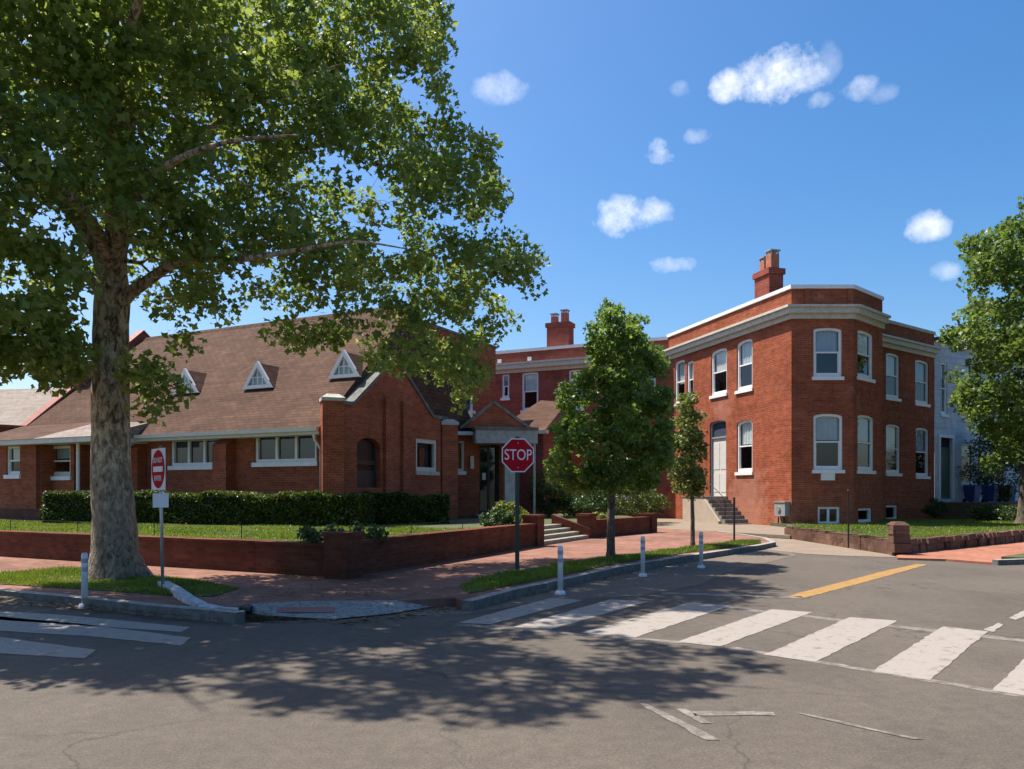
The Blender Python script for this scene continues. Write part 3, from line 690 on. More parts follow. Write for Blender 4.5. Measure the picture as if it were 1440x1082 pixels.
# gabled end facing the side street
FG = Frame(O, v); GL = 6.5; KZ = 4.22
gs0, gs1 = FG.s_at(497), 0
pk = 3.25; pz = 6.0; kf = .95
dr = FG.rect(502, 535, 616, 686); w2 = FG.rect(585, 615, 618, 663)
gb = MB(); wall(gb, FG, 0, GL, .3, KZ-.1, [(*dr, .28), (*w2, 0)], .28)
gb.poly([FG.pt(s, z) for s, z in ((0, KZ-.1), (GL, KZ-.1), (GL, KZ), (GL-kf, KZ), (pk, pz), (kf, KZ), (0, KZ))])
back = -.42
gb.poly([FG.pt(s, z, back) for s, z in ((0, .3), (GL, .3), (GL, KZ), (GL-kf, KZ), (pk, pz), (kf, KZ), (0, KZ))])
for s in (0, GL): gb.poly([FG.pt(s, .3, 0), FG.pt(s, .3, back), FG.pt(s, KZ, back), FG.pt(s, KZ, 0)])
gb.build('gable_wall', M['brick_church'], church)
cp = MB()
slope_bar(cp, FG, (-.05, KZ), (kf, KZ), back-.06, .07, .11); slope_bar(cp, FG, (GL-kf, KZ), (GL+.05, KZ), back-.06, .07, .11)
slope_bar(cp, FG, (kf, KZ), (pk, pz), back-.06, .07, .13); slope_bar(cp, FG, (pk, pz), (GL-kf, KZ), back-.06, .07, .13)
cp.build('gable_coping', M['stone_grey'], church)
# pilasters on the gable
for s in (2.75, 3.75):
    q = MB(); fbox(q, FG, s-.2, s+.2, .3, 4.6, .001, .12); q.build('pilaster', M['brick_church'], church)
# arched door and window in it
d_ = MB(); a, b, z0, z1 = dr; outer = [(a, z0), (b, z0)]+archtop(a, b, z1, .28)[::-1]; inner = [(a+.09, z0+.09), (b-.09, z0+.09)]+archtop(a+.09, b-.09, z1-.75, 0)[::-1]
d_.poly([FG.pt(x, z, -.24) for x, z in outer]); dd = d_.build('arched_door', M['dark'], church)
d_ = MB(); w_ = b-a
for x0, x1 in ((a+.02, a+.14), (b-.14, b-.02)): fbox(d_, FG, x0, x1, z0, z1-.3, -.23, -.15)
fbox(d_, FG, a+.14, b-.14, z1-.85, z1-.72, -.23, -.15); fbox(d_, FG, a+.14, b-.14, z0, z0+.55, -.23, -.17)
d_.build('door_frame', M['bronze'], dd)
d_ = MB(); d_.poly([FG.pt(x, z, -.2) for x, z in ((a+.14, z0+.55), (b-.14, z0+.55), (b-.14, z1-.85), (a+.14, z1-.85))]); d_.build('door_pane', M['dark_glass'], dd)
d_ = MB(); d_.poly([FG.pt(x, z, -.19) for x, z in [(a+.14, z1-.72), (b-.14, z1-.72)]+archtop(a+.14, b-.14, z1-.06, .2)[::-1]]); d_.build('fanlight', M['dark_glass'], dd)
window(FG, w2, church, 0, .14, 'fixed', 'cream', True, 0, sillm='stone', depth=.38)
# turned corner piers with stone caps
def pier(c, ang, w, zt, parent):
    q = lambda h: [tuple(np.array(c)+h*np.array((math.cos(ang+math.pi/4+i*math.pi/2), math.sin(ang+math.pi/4+i*math.pi/2)))) for i in range(4)]
    p = MB(); p.prism(q(w*.707), .3, zt); o = p.build('corner_pier', M['brick_church'], parent)
    p = MB(); Q = q(w*.707+.05); T = q(w*.4); p.prism(Q, zt, zt+.1); p.hexa([(*x, zt+.1) for x in Q], [(*x, zt+.22) for x in T]); p.build('cap', M['stone'], o)
pier(np.array(FG.pt(0, 0, .0)[:2]), math.radians(20), .62, KZ+.02, church); pier(np.array(FG.pt(GL+.05, 0, .05)[:2]), math.radians(20), .60, KZ-.2, church)
# downpipe at the eave end
dp = MB(); s = FN.s_at(455); p0 = FN.pt(s, EZ-.05, .45); dp.tube([p0, FN.pt(s, EZ-.25, .40), FN.pt(s, EZ-.55, .10), FN.pt(s, .5, .10)], .055, 8); dp.build('downpipe', M['white'], church, True)
# left end of the nave: raked brick parapet with a red coping
def ae_(b): return 15.9-.26*b
lp = MB(); lc = MB(); bs = [-.35, .55, 5.0, 9.6]; zs_ = [4.05, 4.05, rz(5)+.28, rz(.4)+.25]
for k in range(3):
    b0, b1 = bs[k], bs[k+1]; q = [ab(ae_(b0), b0), ab(ae_(b1), b1), ab(ae_(b1)+.35, b1), ab(ae_(b0)+.35, b0)]
    lp.hexa([(*p, .3) for p in q], [(*q[0], zs_[k]), (*q[1], zs_[k+1]), (*q[2], zs_[k+1]), (*q[3], zs_[k])])
    q = [ab(ae_(b0)-.07, b0), ab(ae_(b1)-.07, b1), ab(ae_(b1)+.42, b1), ab(ae_(b0)+.42, b0)]
    lc.hexa([(*q[0], zs_[k]+.003), (*q[1], zs_[k+1]+.003), (*q[2], zs_[k+1]+.003), (*q[3], zs_[k]+.003)], [(*q[0], zs_[k]+.1), (*q[1], zs_[k+1]+.1), (*q[2], zs_[k+1]+.1), (*q[3], zs_[k]+.1)])
lp.build('parapet_wall', M['brick_church'], church); lc.build('parapet_coping', M['red_metal'], church)
vc = MB(); b0 = 2.75; vc.prism([ab(ae_(b0)-.1, b0-.4), ab(ae_(b0)-.1, b0+.4), ab(ae_(b0)+.7, b0+.4), ab(ae_(b0)+.7, b0-.4)], 5.2, 6.75); vco = vc.build('verge_chimney', M['brick_church'], church)
vc = MB(); vc.prism([ab(ae_(b0)-.18, b0-.48), ab(ae_(b0)-.18, b0+.48), ab(ae_(b0)+.78, b0+.48), ab(ae_(b0)+.78, b0-.48)], 6.752, 6.9); vc.build('cap', M['stone'], vco)
pwf = Frame(ab(24, -.8), -u); wp = pwf.rect(67, 99, 627, 670); sp0, sp1 = pwf.s_at(57), pwf.s_at(104)
pq = MB(); wall(pq, pwf, sp0, sp1, .3, 3.2, [(*wp, 0)], .13); pq.poly([pwf.pt(sp1, .3), pwf.pt(sp1, .3, -1.1), pwf.pt(sp1, 3.2, -1.1), pwf.pt(sp1, 3.2)]); pq.build('porch_wall', M['brick_church'], church)
window(pwf, wp, church, 0, .1, 'sash', 'cream', True, .4)
# low annex with its own eave, and the recessed corner porch beside it
FA = Frame(ab(24, -1.2), -u); sA = FA.s_at(58); aw_ = FA.rect(9, 28, 628, 668)
am = MB(); wall(am, FA, 0, sA, .95, 3.22, [(*aw_, 0)], .13)
pA = np.array(FA.pt(sA, 0)[:2]); am.prism([tuple(pA), tuple(pA+v*1.5), tuple(pA+v*1.5+u*.3), tuple(pA+u*.3)], .3, 3.2)
am.build('annex_wall', M['brick_church'], church)
bm = MB(); fbox(bm, FA, 0, sA+.002, .3, .95, -.3, .03); bm.build('annex_plinth', M['brick_base'], church)
window(FA, aw_, church, 0, .07, 'sash', 'white', True, .5)
ae = MB(); fbox(ae, FA, 0, 24-8.4, 3.22, 3.38, -1.5, .40); ae.build('annex_eaves', M['cream'], church)
a1 = 24-sA
ar = MB(); ar.poly([(*ab(24, -1.62), 3.39), (*ab(a1-.2, -1.62), 3.39), (*ab(a1-.9, .45), 4.12), (*ab(24, .45), 4.12)]); ar.build('annex_roof', M['shingle'], church)
ar = MB(); ar.poly([(*ab(a1-.2, -1.62), 3.392), (*ab(8.4, -1.62), 3.392), (*ab(8.4, .45), 4.0), (*ab(a1-.9, .45), 4.12)]); ar.poly([(*ab(8.4, -1.62), 3.392), (*ab(8.4, .45), 4.0), (*ab(8.4, .45), 3.39)]); ar.build('porch_roof', M['shingle_light'], church)
s = FA.s_at(106); pp = MB(); pp.tube([FA.pt(s, .4, -.1), FA.pt(s, 3.22, -.1)], .06, 8); pp.build('porch_post', M['white'], church)
# taller block behind the gabled end
UO = np.array(((697-720)/FOC*40, 40.0)); FU = Frame(UO-v*8, v)
uw = [FU.rect(614, 641, 527, 579), FU.rect(654, 666, 528, 577)]
um = MB(); wall(um, FU, 0, 8, .3, 8.85, [(*r, 0) for r in uw], .12); um.poly([FU.pt(8, .3), FU.pt(8, .3, -8), FU.pt(8, 8.85, -8), FU.pt(8, 8.85)]); um.poly([FU.pt(0, .3), FU.pt(0, .3, -8), FU.pt(0, 8.85, -8), FU.pt(0, 8.85)])
um.poly([FU.pt(0, 8.6), FU.pt(8, 8.6), FU.pt(8, 8.6, -8), FU.pt(0, 8.6, -8)]); um.build('upper_wall', M['brick_church'], church)
uc = MB(); fbox(uc, FU, -.05, 8.05, 8.85, 8.97, -.35, .06); uc.build('upper_coping', M['stone_grey'], church)
for r in uw: window(FU, r, church, 0, .09, 'sash', 'white', True, .4)
# entrance wing and canopy
FP = Frame(at(638, 700, 30.6), (.985, .17)); 
def ps(px): return FP.s_at(px)
pwz = 3.75
w3 = FP.rect(639, 653, 620, 663)
em = MB(); dA, dB = ps(674), ps(702)
wall(em, FP, ps(636), ps(722), .3, pwz, [(*w3, 0), (dA, dB, LZ+.1, 3.38, 0)], .3); em.poly([FP.pt(ps(722), .3), FP.pt(ps(722), .3, -5), FP.pt(ps(722), pwz, -5), FP.pt(ps(722), pwz)])
em.build('entrance_wall', M['brick_church'], church)
window(FP, w3, church, 0, .1, 'fixed', 'cream', True, 0)
eg = MB(); fbox(eg, FP, ps(634), ps(664), pwz+.002, pwz+.14, -.2, .35); eg.build('entrance_gutter', M['white'], church)
es = MB(); es.poly([FP.pt(ps(634), pwz+.14, .3), FP.pt(ps(672), pwz+.14, .3), FP.pt(ps(672), 5.5, -3.5), FP.pt(ps(634), 5.5, -3.5)]); es.build('entrance_roof', M['slate'], church)
# dark glazed entrance doors
gd = MB(); gd.poly([FP.pt(dA, LZ+.1, -.29), FP.pt(dB, LZ+.1, -.29), FP.pt(dB, 3.38, -.29), FP.pt(dA, 3.38, -.29)]); ed = gd.build('entrance_door', M['dark'], church)
fr = MB(); ring(fr, FP, [(dA, LZ+.1), (dB, LZ+.1), (dB, 3.38), (dA, 3.38)], [(dA+.06, LZ+.25), (dB-.06, LZ+.25), (dB-.06, 3.3), (dA+.06, 3.3)], -.28, -.18); m_ = (dA+dB)/2
fbox(fr, FP, m_-.04, m_+.04, LZ+.25, 3.3, -.28, -.185); fbox(fr, FP, dA+.06, m_-.04, 2.65, 2.72, -.28, -.185); fbox(fr, FP, m_+.04, dB-.06, 2.65, 2.72, -.28, -.185); fr.build('door_frame', M['bronze'], ed)
nt_ = MB(); fbox(nt_, FP, m_-.24, m_-.1, 2.02, 2.3, -.262, -.255); nt_.build('notice', M['sign_white'], ed)
pn = MB(); pn.poly([FP.pt(dA+.06, LZ+.25, -.26), FP.pt(dB-.06, LZ+.25, -.26), FP.pt(dB-.06, 3.3, -.26), FP.pt(dA+.06, 3.3, -.26)]); pn.build('door_pane', M['glass'], ed)
ca = MB(); fbox(ca, FP, ps(664), ps(748), 3.40, 3.98, .003, 1.15); co = ca.build('canopy', M['canopy'], church)
cs = MB(); fbox(cs, FP, ps(663), ps(749), 3.90, 4.02, -.1, 1.20); cs.build('canopy_roof', M['stone_grey'], co)
c1 = MB(); fbox(c1, FP, ps(704), ps(720), LZ, 3.40, .7, 1.05); c1.build('canopy_column', M['stone'], co)
c1 = MB(); c1.tube([FP.pt(ps(744), LZ, 1.05), FP.pt(ps(744), 3.40, 1.05)], .05, 8); c1.build('canopy_post', M['canopy'], co)
c1 = MB(); fbox(c1, FP, ps(666), ps(748), .4, LZ+.12, .003, 1.5); c1.build('canopy_step', M['concrete'], co)
lm = MB(); fbox(lm, FP, ps(661), ps(666), 2.45, 2.95, .002, .14); lm.build('wall_lamp', M['lamp'], church)
# small brick gable over the canopy
g0, g1, gp = ps(650), ps(741), ps(693); z0 = 4.03
tg = MB(); tri = [(g0, z0), (g1, z0), (gp, 5.0)]
tg.poly([FP.pt(s, z, .25) for s, z in tri]); 
tgo = tg.build('porch_gable', M['brick_church'], church)
tc = MB(); slope_bar(tc, FP, (g0-.1, z0-.06), (gp, 5.0), -.1, .32, .13); slope_bar(tc, FP, (gp, 5.0), (g1+.1, z0-.06), -.1, .32, .13); tc.build('gable_coping', M['stone_grey'], tgo)
tr = MB(); tr.poly([FP.pt(g0, z0, -.1), FP.pt(gp, 5.0, -.1), FP.pt(gp, 5.0, -5), FP.pt(g0, z0, -5)]); tr.poly([FP.pt(g1, z0, -.1), FP.pt(gp, 5.0, -.1), FP.pt(gp, 5.0, -5), FP.pt(g1, z0, -5)]); tr.build('porch_gable_roof', M['slate'], tgo)
pt_ = MB(); fbox(pt_, FP, ps(722)+.003, g1, .4, z0-.1, -5, -1.2); pt_.build('porch_back_wall', M['brick_church'], church)

# ================================================================== NEIGHBOURS BEHIND
tb = empty('tan_building', (-34, 50, LZ), 'pale tan roofed building rising behind the left end of the church', 'building')
FT = Frame((-44, 53), (.985, -.17)); e = FT.s_at(117)
m_ = MB(); fbox(m_, FT, 0, e, .3, 4.3, -12, 0); m_.build('wall', M['tan_render'], tb)
m_ = MB(); m_.poly([FT.pt(-.3, 4.1, .5), FT.pt(e+.3, 4.1, .5), FT.pt(e+.3, 9.1, -6), FT.pt(-.3, 9.1, -6)]); m_.poly([FT.pt(-.3, 4.1, -12.5), FT.pt(e+.3, 4.1, -12.5), FT.pt(e+.3, 9.1, -6), FT.pt(-.3, 9.1, -6)])
m_.poly([FT.pt(e, 4.1, 0), FT.pt(e, 9.0, -6), FT.pt(e, 4.1, -12)]); m_.build('roof', M['tan_roof'], tb)

# ---- rear brick house (joins the corner house)
SIDE_END = np.array(((939-720)/FOC*41.5, 41.5))
RA = np.array(((694-720)/FOC*46, 46.0)); FR = Frame(RA, SIDE_END-RA); RL = float(np.linalg.norm(SIDE_END-RA))
rear = empty('rear_house', (*((RA+SIDE_END)/2), .2), 'two storey brick house with pale cornice half hidden by the street tree', 'house')
rwz = [(FR.rect(734, 757, 524, 577), .05), (FR.rect(706, 716, 527, 560), 0), (FR.rect(905, 922, 512, 572), .05), (FR.rect(850, 870, 515, 573), .05), (FR.rect(868, 890, 640, 700), .05), (FR.rect(806, 828, 640, 700), .05), (FR.rect(800, 820, 520, 575), .05)]
m_ = MB(); wall(m_, FR, 0, RL, 0, 9.6, [(*r, h) for r, h in rwz]); m_.poly([FR.pt(0, 0), FR.pt(0, 0, -9), FR.pt(0, 9.6, -9), FR.pt(0, 9.6)]); m_.poly([FR.pt(0, 9.3), FR.pt(RL, 9.3), FR.pt(RL, 9.3, -9), FR.pt(0, 9.3, -9)])
m_.poly([FR.pt(0, 0, -9), FR.pt(RL, 0, -9), FR.pt(RL, 9.6, -9), FR.pt(0, 9.6, -9)]); m_.build('wall', M['brick_rear'], rear)
for r, h in rwz: window(FR, r, rear, h, .09, 'sash', 'white', True, .5)
m_ = MB(); fbox(m_, FR, -.1, RL, 9.6, 9.76, -.4, .08); m_.build('parapet_coping', M['white'], rear)
m_ = MB(); fbox(m_, FR, -.2, RL, 8.42, 8.62, .003, .12); fbox(m_, FR, -.3, RL, 8.62, 8.86, .003, .38); fbox(m_, FR, -.34, RL, 8.86, 8.96, .003, .46); m_.build('cornice', M['cornice'], rear)
for px in (703, 745):
    s = FR.s_at(px); m_ = MB(); fbox(m_, FR, s-.12, s+.12, 9.06, 9.28, .003, .08); m_.build('cornice_bracket', M['white'], rear)
def chimney(F, s0, s1, zb, zt, depth, off, parent, pots, label=None):
    m_ = MB(); fbox(m_, F, s0, s1, zb, zt-.25, off-depth, off); fbox(m_, F, s0-.07, s1+.07, zt-.25, zt, off-depth-.07, off+.07); c = m_.build('chimney', M['brick_rear'], parent)
    for fx, h, w in pots:
        s = s0+(s1-s0)*fx; m_ = MB(); fbox(m_, F, s-w/2, s+w/2, zt, zt+h, off-depth*.5-w/2, off-depth*.5+w/2); q = m_.build('flue', M['clay'], c)
        m_ = MB(); fbox(m_, F, s-w/2-.05, s+w/2+.05, zt+h+.12, zt+h+.17, off-depth*.5-w/2-.05, off-depth*.5+w/2+.05)
        for x, y in ((-1, -1), (1, -1), (1, 1), (-1, 1)): fbox(m_, F, s+x*(w/2-.03)-.02, s+x*(w/2-.03)+.02, zt+h, zt+h+.12, off-depth*.5+y*(w/2-.03)-.02, off-depth*.5+y*(w/2-.03)+.02)
        m_.build('flue_cap', M['galv'], q)
chimney(FR, FR.s_at(764), FR.s_at(795), 9.3, FR.z_at(FR.s_at(780), 451), .8, -.5, rear, ((.25, .42, .34), (.72, .58, .36)))
# lean-to with a brown roof at its left end
Y0 = 38.0
la, lb = at(700, 700, Y0), at(764, 700, Y0-1.2); FLn = Frame(la, (lb[0]-la[0], lb[1]-la[1])); Ln = float(np.hypot(lb[0]-la[0], lb[1]-la[1]))
m_ = MB(); fbox(m_, FLn, 0, Ln, 0, 4.35, -5.5, 0); m_.build('lean_to_wall', M['brick_rear'], rear)
m_ = MB(); m_.poly([FLn.pt(-.2, 4.4, .25), FLn.pt(Ln+.2, 4.4, .25), FLn.pt(Ln*.55, 6.3, -5), FLn.pt(-.2, 6.5, -5)]); m_.poly([FLn.pt(Ln+.2, 4.4, .25), FLn.pt(Ln+.2, 4.4, -5.6), FLn.pt(Ln*.55, 6.3, -5)]); m_.build('lean_to_roof', M['shingle'], rear)
m_ = MB(); fbox(m_, FLn, Ln*.45, Ln+.3, 4.26, 4.42, .02, .32); m_.build('lean_to_gutter', M['cream'], rear)

# ================================================================== CORNER HOUSE
K0 = np.array(((1113-720)/FOC*31.4, 31.4)); K1 = np.array(((1200-720)/FOC*31.4, 31.4)); K2 = np.array(((1241-720)/FOC*33.4, 33.4))
Cd = norm((.795, .607)); Cn = np.array((Cd[1], -Cd[0])); K3 = K2-Cn*2.1
K4 = np.array(((1313-720)/FOC*40.8, 40.8)); sC = float((K4-K3)@Cd); K4 = K3+Cd*sC
hs = empty('corner_house', (*((K0+K4)/2), .2), 'two storey red brick corner house with canted bay, pale cornice and chimney', 'house')
PZ = 9.70; CB, CT = 8.48, 9.02
FS = Frame(SIDE_END, K0-SIDE_END); SL = float(np.linalg.norm(K0-SIDE_END))
FA1 = Frame(K0, K1-K0); LA = float(np.linalg.norm(K1-K0)); FB = Frame(K1, K2-K1); LB = float(np.linalg.norm(K2-K1)); FC = Frame(K3, Cd)
side_w = [(FS.rect(1036, 1058, 478, 548), .14), (FS.rect(1000, 1022, 491, 555), .14), (FS.rect(949, 963, 507, 567), .1), (FS.rect(966, 975, 508, 560), .06), (FS.rect(1036, 1058, 591, 664), .14)]
sdoor = FS.rect(998, 1021, 592, 699)
A_w = [(FA1.rect(1144, 1184, 461, 530), .10), (FA1.rect(1144, 1185, 582, 661), .12)]
B_w = [(FB.rect(1206, 1228, 466, 532), .12), (FB.rect(1206, 1229, 584, 662), .12)]
C_w = [(FC.rect(1246, 1265, 497, 560), .12), (FC.rect(1287, 1306, 507, 568), .12), (FC.rect(1246, 1266, 597, 666), .12), (FC.rect(1288, 1306, 602, 670), .12)]
A_b, B_b, C_b = FA1.rect(1150, 1181, 713, 737), FB.rect(1207, 1226, 715, 734), FC.rect(1246, 1262, 711, 731)
def hw(name, F, s0, s1, ops):
    m_ = MB(); wall(m_, F, s0, s1, -.1, CB+.3, ops); wall(m_, F, s0, s1, CB+.3, PZ); return m_.build(name, M['brick_house'], hs)
hw('side_wall', FS, 0, SL, [(*r, h) for r, h in side_w]+[(*sdoor, .12)])
hw('bay_wall', FA1, 0, LA, [(*r, h) for r, h in A_w]+[(*A_b, 0)])
hw('bay_wall', FB, 0, LB, [(*r, h) for r, h in B_w]+[(*B_b, 0)])
hw('front_wall', FC, 0, sC, [(*r, h) for r, h in C_w]+[(*C_b, 0)])
m_ = MB(); FK = Frame(K2, K3-K2); m_.poly([(*K2, -.1), (*K3, -.1), (*K3, PZ), (*K2, PZ)])
bk = K4-Cn*9; m_.poly([(*K4, -.1), (*bk, -.1), (*bk, PZ), (*K4, PZ)]); m_.build('return_wall', M['brick_house'], hs)
m_ = MB(); m_.poly([(*SIDE_END, PZ-.5), (*K0, PZ-.5), (*K1, PZ-.5), (*K2, PZ-.5), (*K3, PZ-.5), (*K4, PZ-.5), (*bk, PZ-.5)]); m_.build('flat_roof', M['slate'], hs)
for F, L in ((FS, side_w), (FA1, A_w), (FB, B_w), (FC, C_w)):
    for i, (r, h) in enumerate(L): window(F, r, hs, h, .10, 'sash', 'white', True, (.5, .46, .55)[i % 3], lw=1)
for F, r in ((FA1, A_b), (FB, B_b), (FC, C_b)): window(F, r, hs, 0, .09, 'fixed', 'white', True, 0, mullions=(.5,) if F is FA1 else (), name='basement_window', sillm='cornice')
# cornice and coping wrapped round the plan
def wrapped(name, path, z0, z1, o0, o1, m):
    mb = MB(); P = [np.array(p) for p in path]; n = len(P)
    def offs(d):
        out = []
        for i in range(n):
            ns = []
            if i > 0: t = norm(P[i]-P[i-1]); ns.append(np.array((t[1], -t[0])))
            if i < n-1: t = norm(P[i+1]-P[i]); ns.append(np.array((t[1], -t[0])))
            b = norm(sum(ns)); out.append(P[i]+b*d/max(.35, float(b@ns[0])))
        return out
    A, B = offs(o0), offs(o1)
    for i in range(n-1):
        mb.hexa([(*A[i], z0), (*B[i], z0), (*B[i+1], z0), (*A[i+1], z0)], [(*A[i], z1), (*B[i], z1), (*B[i+1], z1), (*A[i+1], z1)])
    return mb.build(name, m, hs)
path1 = [SIDE_END, K0, K1, K2]; path2 = [K3, K4]; path = path1+[K3, K4]
for P in (path1, path2):
    wrapped('cornice', P, CB, CB+.2, .003, .10, M['cornice']); wrapped('cornice', P, CB+.201, CB+.42, .003, .26, M['cornice']); wrapped('cornice', P, CB+.421, CT-.02, .003, .36, M['cornice'])
    wrapped('parapet_coping', P, PZ, PZ+.15, -.33, .07, M['white'] if P is path1 else M['stone'])
# corbel course under the parapet and vertical joints
for F, s in ((FA1, .62), (FA1, 2.35)):
    m_ = MB(); fbox(m_, F, s-.11, s+.11, CT-.02, PZ, .002, .05); m_.build('parapet_pier', M['brick_house'], hs)
F2 = Frame(FS.pt(0, 0, -.95)[:2], FS.d); sc_ = F2.s_at(1081); chimney(FS, sc_-.55, sc_+.55, 9.0, F2.z_at(sc_, 382), .7, -.6, hs, ((.27, .50, .36), (.75, .66, .40)))
# side door with transom
a, b, z0, z1 = sdoor; m_ = MB(); out = [(a, z0), (b, z0)]+archtop(a, b, z1, .12)[::-1]; inn = [(a+.07, z0+.01), (b-.07, z0+.01)]+archtop(a+.07, b-.07, z1-.07, .09)[::-1]
ring(m_, FS, out, inn, -.2, -.06); fbox(m_, FS, a+.07, b-.07, z1-.82, z1-.74, -.2, -.08); df = m_.build('door_frame', M['grey_box'], hs)
m_ = MB(); fbox(m_, FS, a+.07, b-.07, z0+.01, z1-.82, -.19, -.14); zz = z1-.82-z0
for x0, x1 in ((a+.16, (a+b)/2-.05), ((a+b)/2+.05, b-.16)):
    for f0, f1 in ((.08, .4), (.47, .92)): fbox(m_, FS, x0, x1, z0+zz*f0, z0+zz*f1, -.139, -.125)
dr_ = m_.build('door', M['door_white'], df)
m_ = MB(); m_.tube([FS.pt(b-.14, z0+1.0, -.10), FS.pt(b-.14, z0+1.0, -.14)], .03, 8); m_.build('handle', M['bronze'], dr_)
m_ = MB(); m_.poly([FS.pt(x, z, -.15) for x, z in [(a+.07, z1-.74), (b-.07, z1-.74)]+archtop(a+.07, b-.07, z1-.07, .09)[::-1]]); m_.build('transom_pane', M['navy'], df)
m_ = MB(); s = FS.s_at(991); fbox(m_, FS, s-.09, s+.09, 3.45, 3.75, .002, .16); m_.build('wall_lamp', M['bronze'], hs)
m_ = MB(); s = FA1.s_at(1164); fbox(m_, FA1, s-.28, s+.28, A_w[1][0][2]-.42, A_w[1][0][2]-.14, .002, .03); m_.build('sill_panel', M['white'], hs)
m_ = MB(); sp = FC.s_at(1249); fbox(m_, FC, .05, .13, .2, 8.4, .003, .09); m_.build('downpipe', M['brick_house'], hs)

# stoop at the side door
stp = empty('stoop', (*FS.pt((a+b)/2, 0, .6)[:2], .12), 'tan rendered stoop with dark steps at the side door of the corner house', 'steps')
pz_ = sdoor[2]-.02; sb0, sb1 = a-.35, b+.12
w0 = 1.25
m_ = MB(); fbox(m_, FS, sb0, sb1, .05, pz_, .004, w0); m_.build('landing', M['tan_render'], stp)
m_ = MB(); fbox(m_, FS, sb0-.03, sb1+.02, pz_+.001, pz_+.05, .004, w0+.03); m_.build('landing_slab', M['concrete_dark'], stp)
nst = 7; run = .27; rise_ = (pz_-.1)/nst
for i in range(nst):
    s0 = sb1+.003+run*i; m_ = MB(); fbox(m_, FS, s0, s0+run-.002, .05, pz_-rise_*(i+.6), .004, w0-.12); m_.build('step', M['concrete_dark'], stp)
m_ = MB(); s1_ = sb1+run*nst
m_.hexa([FS.pt(sb1, .05, w0-.11), FS.pt(s1_-.6, .05, w0-.11), FS.pt(s1_-.6, .05, w0), FS.pt(sb1, .05, w0)], [FS.pt(sb1, pz_-.02, w0-.11), FS.pt(s1_-.6, .25, w0-.11), FS.pt(s1_-.6, .25, w0), FS.pt(sb1, pz_-.02, w0)]); m_.build('cheek_wall', M['tan_render'], stp)
m_ = MB()
hp = [(sb0+.05, pz_), (sb1-.05, pz_), (s1_-.15, .35)]
for s, z in hp: m_.tube([FS.pt(s, z, w0-.05), FS.pt(s, z+.9, w0-.05)], .018, 6)
for h in (.45, .9): m_.tube([FS.pt(s, z+h, w0-.05) for s, z in hp], .016, 6)
m_.tube([FS.pt(sb0+.05, pz_+.9, w0-.05), FS.pt(sb0+.05, pz_+.9, .03)], .016, 6)
m_.build('handrail', M['black_metal'], stp)
# gas meter box on the wall
s = FS.s_at(1104.5); mt_ = empty('utility_meter', FS.pt(s, .12, .15), 'grey utility meter box on a dark pipe at the lit brick corner', 'meter')
m_ = MB(); zc = FS.z_at(s, 716); fbox(m_, FS, s-.4, s+.3, zc-.28, zc+.26, .002, .24); fbox(m_, FS, s-.43, s+.33, zc+.262, zc+.3, .002, .27); m_.build('case', M['grey_box'], mt_)
m_ = MB(); m_.tube([FS.pt(s+.05, zc-.32, .12), FS.pt(s+.05, .02, .12)], .045, 8); m_.tube([FS.pt(s-.3, zc-.32, .12), FS.pt(s-.3, .02, .12)], .03, 8); m_.build('pipe', M['bronze'], mt_)
m_ = MB(); m_.tube([FS.pt(s-.1, zc, .24), FS.pt(s-.1, zc, .29)], .11, 16); m_.build('dial', M['galv'], mt_)

# ---- pale row house beyond
Q0 = K4+Cd*.02+Cn*.0; FQ = Frame(Q0, Cd)
pale = empty('pale_row_house', (*(Q0+Cd*4), 1.0), 'pale grey blue painted row house beside the red brick house', 'house')
q_w = [FQ.rect(1323, 1332, 510, 583), FQ.rect(1352, 1369, 512, 590), FQ.rect(1352, 1370, 624, 681), FQ.rect(1395, 1415, 624, 681), FQ.rect(1395, 1415, 520, 590)]; qd = FQ.rect(1321, 1338, 616, 702)
m_ = MB(); wall(m_, FQ, 0, 12, .2, 9.4, [(*r, 0) for r in q_w]+[(*qd, 0)]); m_.poly([FQ.pt(12, .2), FQ.pt(12, .2, -8), FQ.pt(12, 9.4, -8), FQ.pt(12, 9.4)]); m_.poly([FQ.pt(0, 9.2), FQ.pt(12, 9.2), FQ.pt(12, 9.2, -8), FQ.pt(0, 9.2, -8)]); m_.build('wall', M['pale_house'], pale)
m_ = MB(); fbox(m_, FQ, .02, 12, 9.4, 9.6, -.3, .2); m_.build('cornice', M['stone_grey'], pale)
for r in q_w: window(FQ, r, pale, 0, .1, 'sash', 'white', True, .3)
m_ = MB(); fbox(m_, FQ, qd[0]-.18, qd[0], qd[2], qd[3]+.15, .002, .08); fbox(m_, FQ, qd[1], qd[1]+.18, qd[2], qd[3]+.15, .002, .08); fbox(m_, FQ, qd[0], qd[1], qd[3], qd[3]+.15, .002, .08); pf = m_.build('door_surround', M['white'], pale)
m_ = MB(); fbox(m_, FQ, qd[0], qd[1], qd[2], qd[3]-.5, -.13, -.08); m_.build('door', M['door_green'], pf)
m_ = MB(); m_.poly([FQ.pt(qd[0], qd[3]-.5, -.1), FQ.pt(qd[1], qd[3]-.5, -.1), FQ.pt(qd[1], qd[3], -.1), FQ.pt(qd[0], qd[3], -.1)]); m_.build('transom', M['dark'], pf)

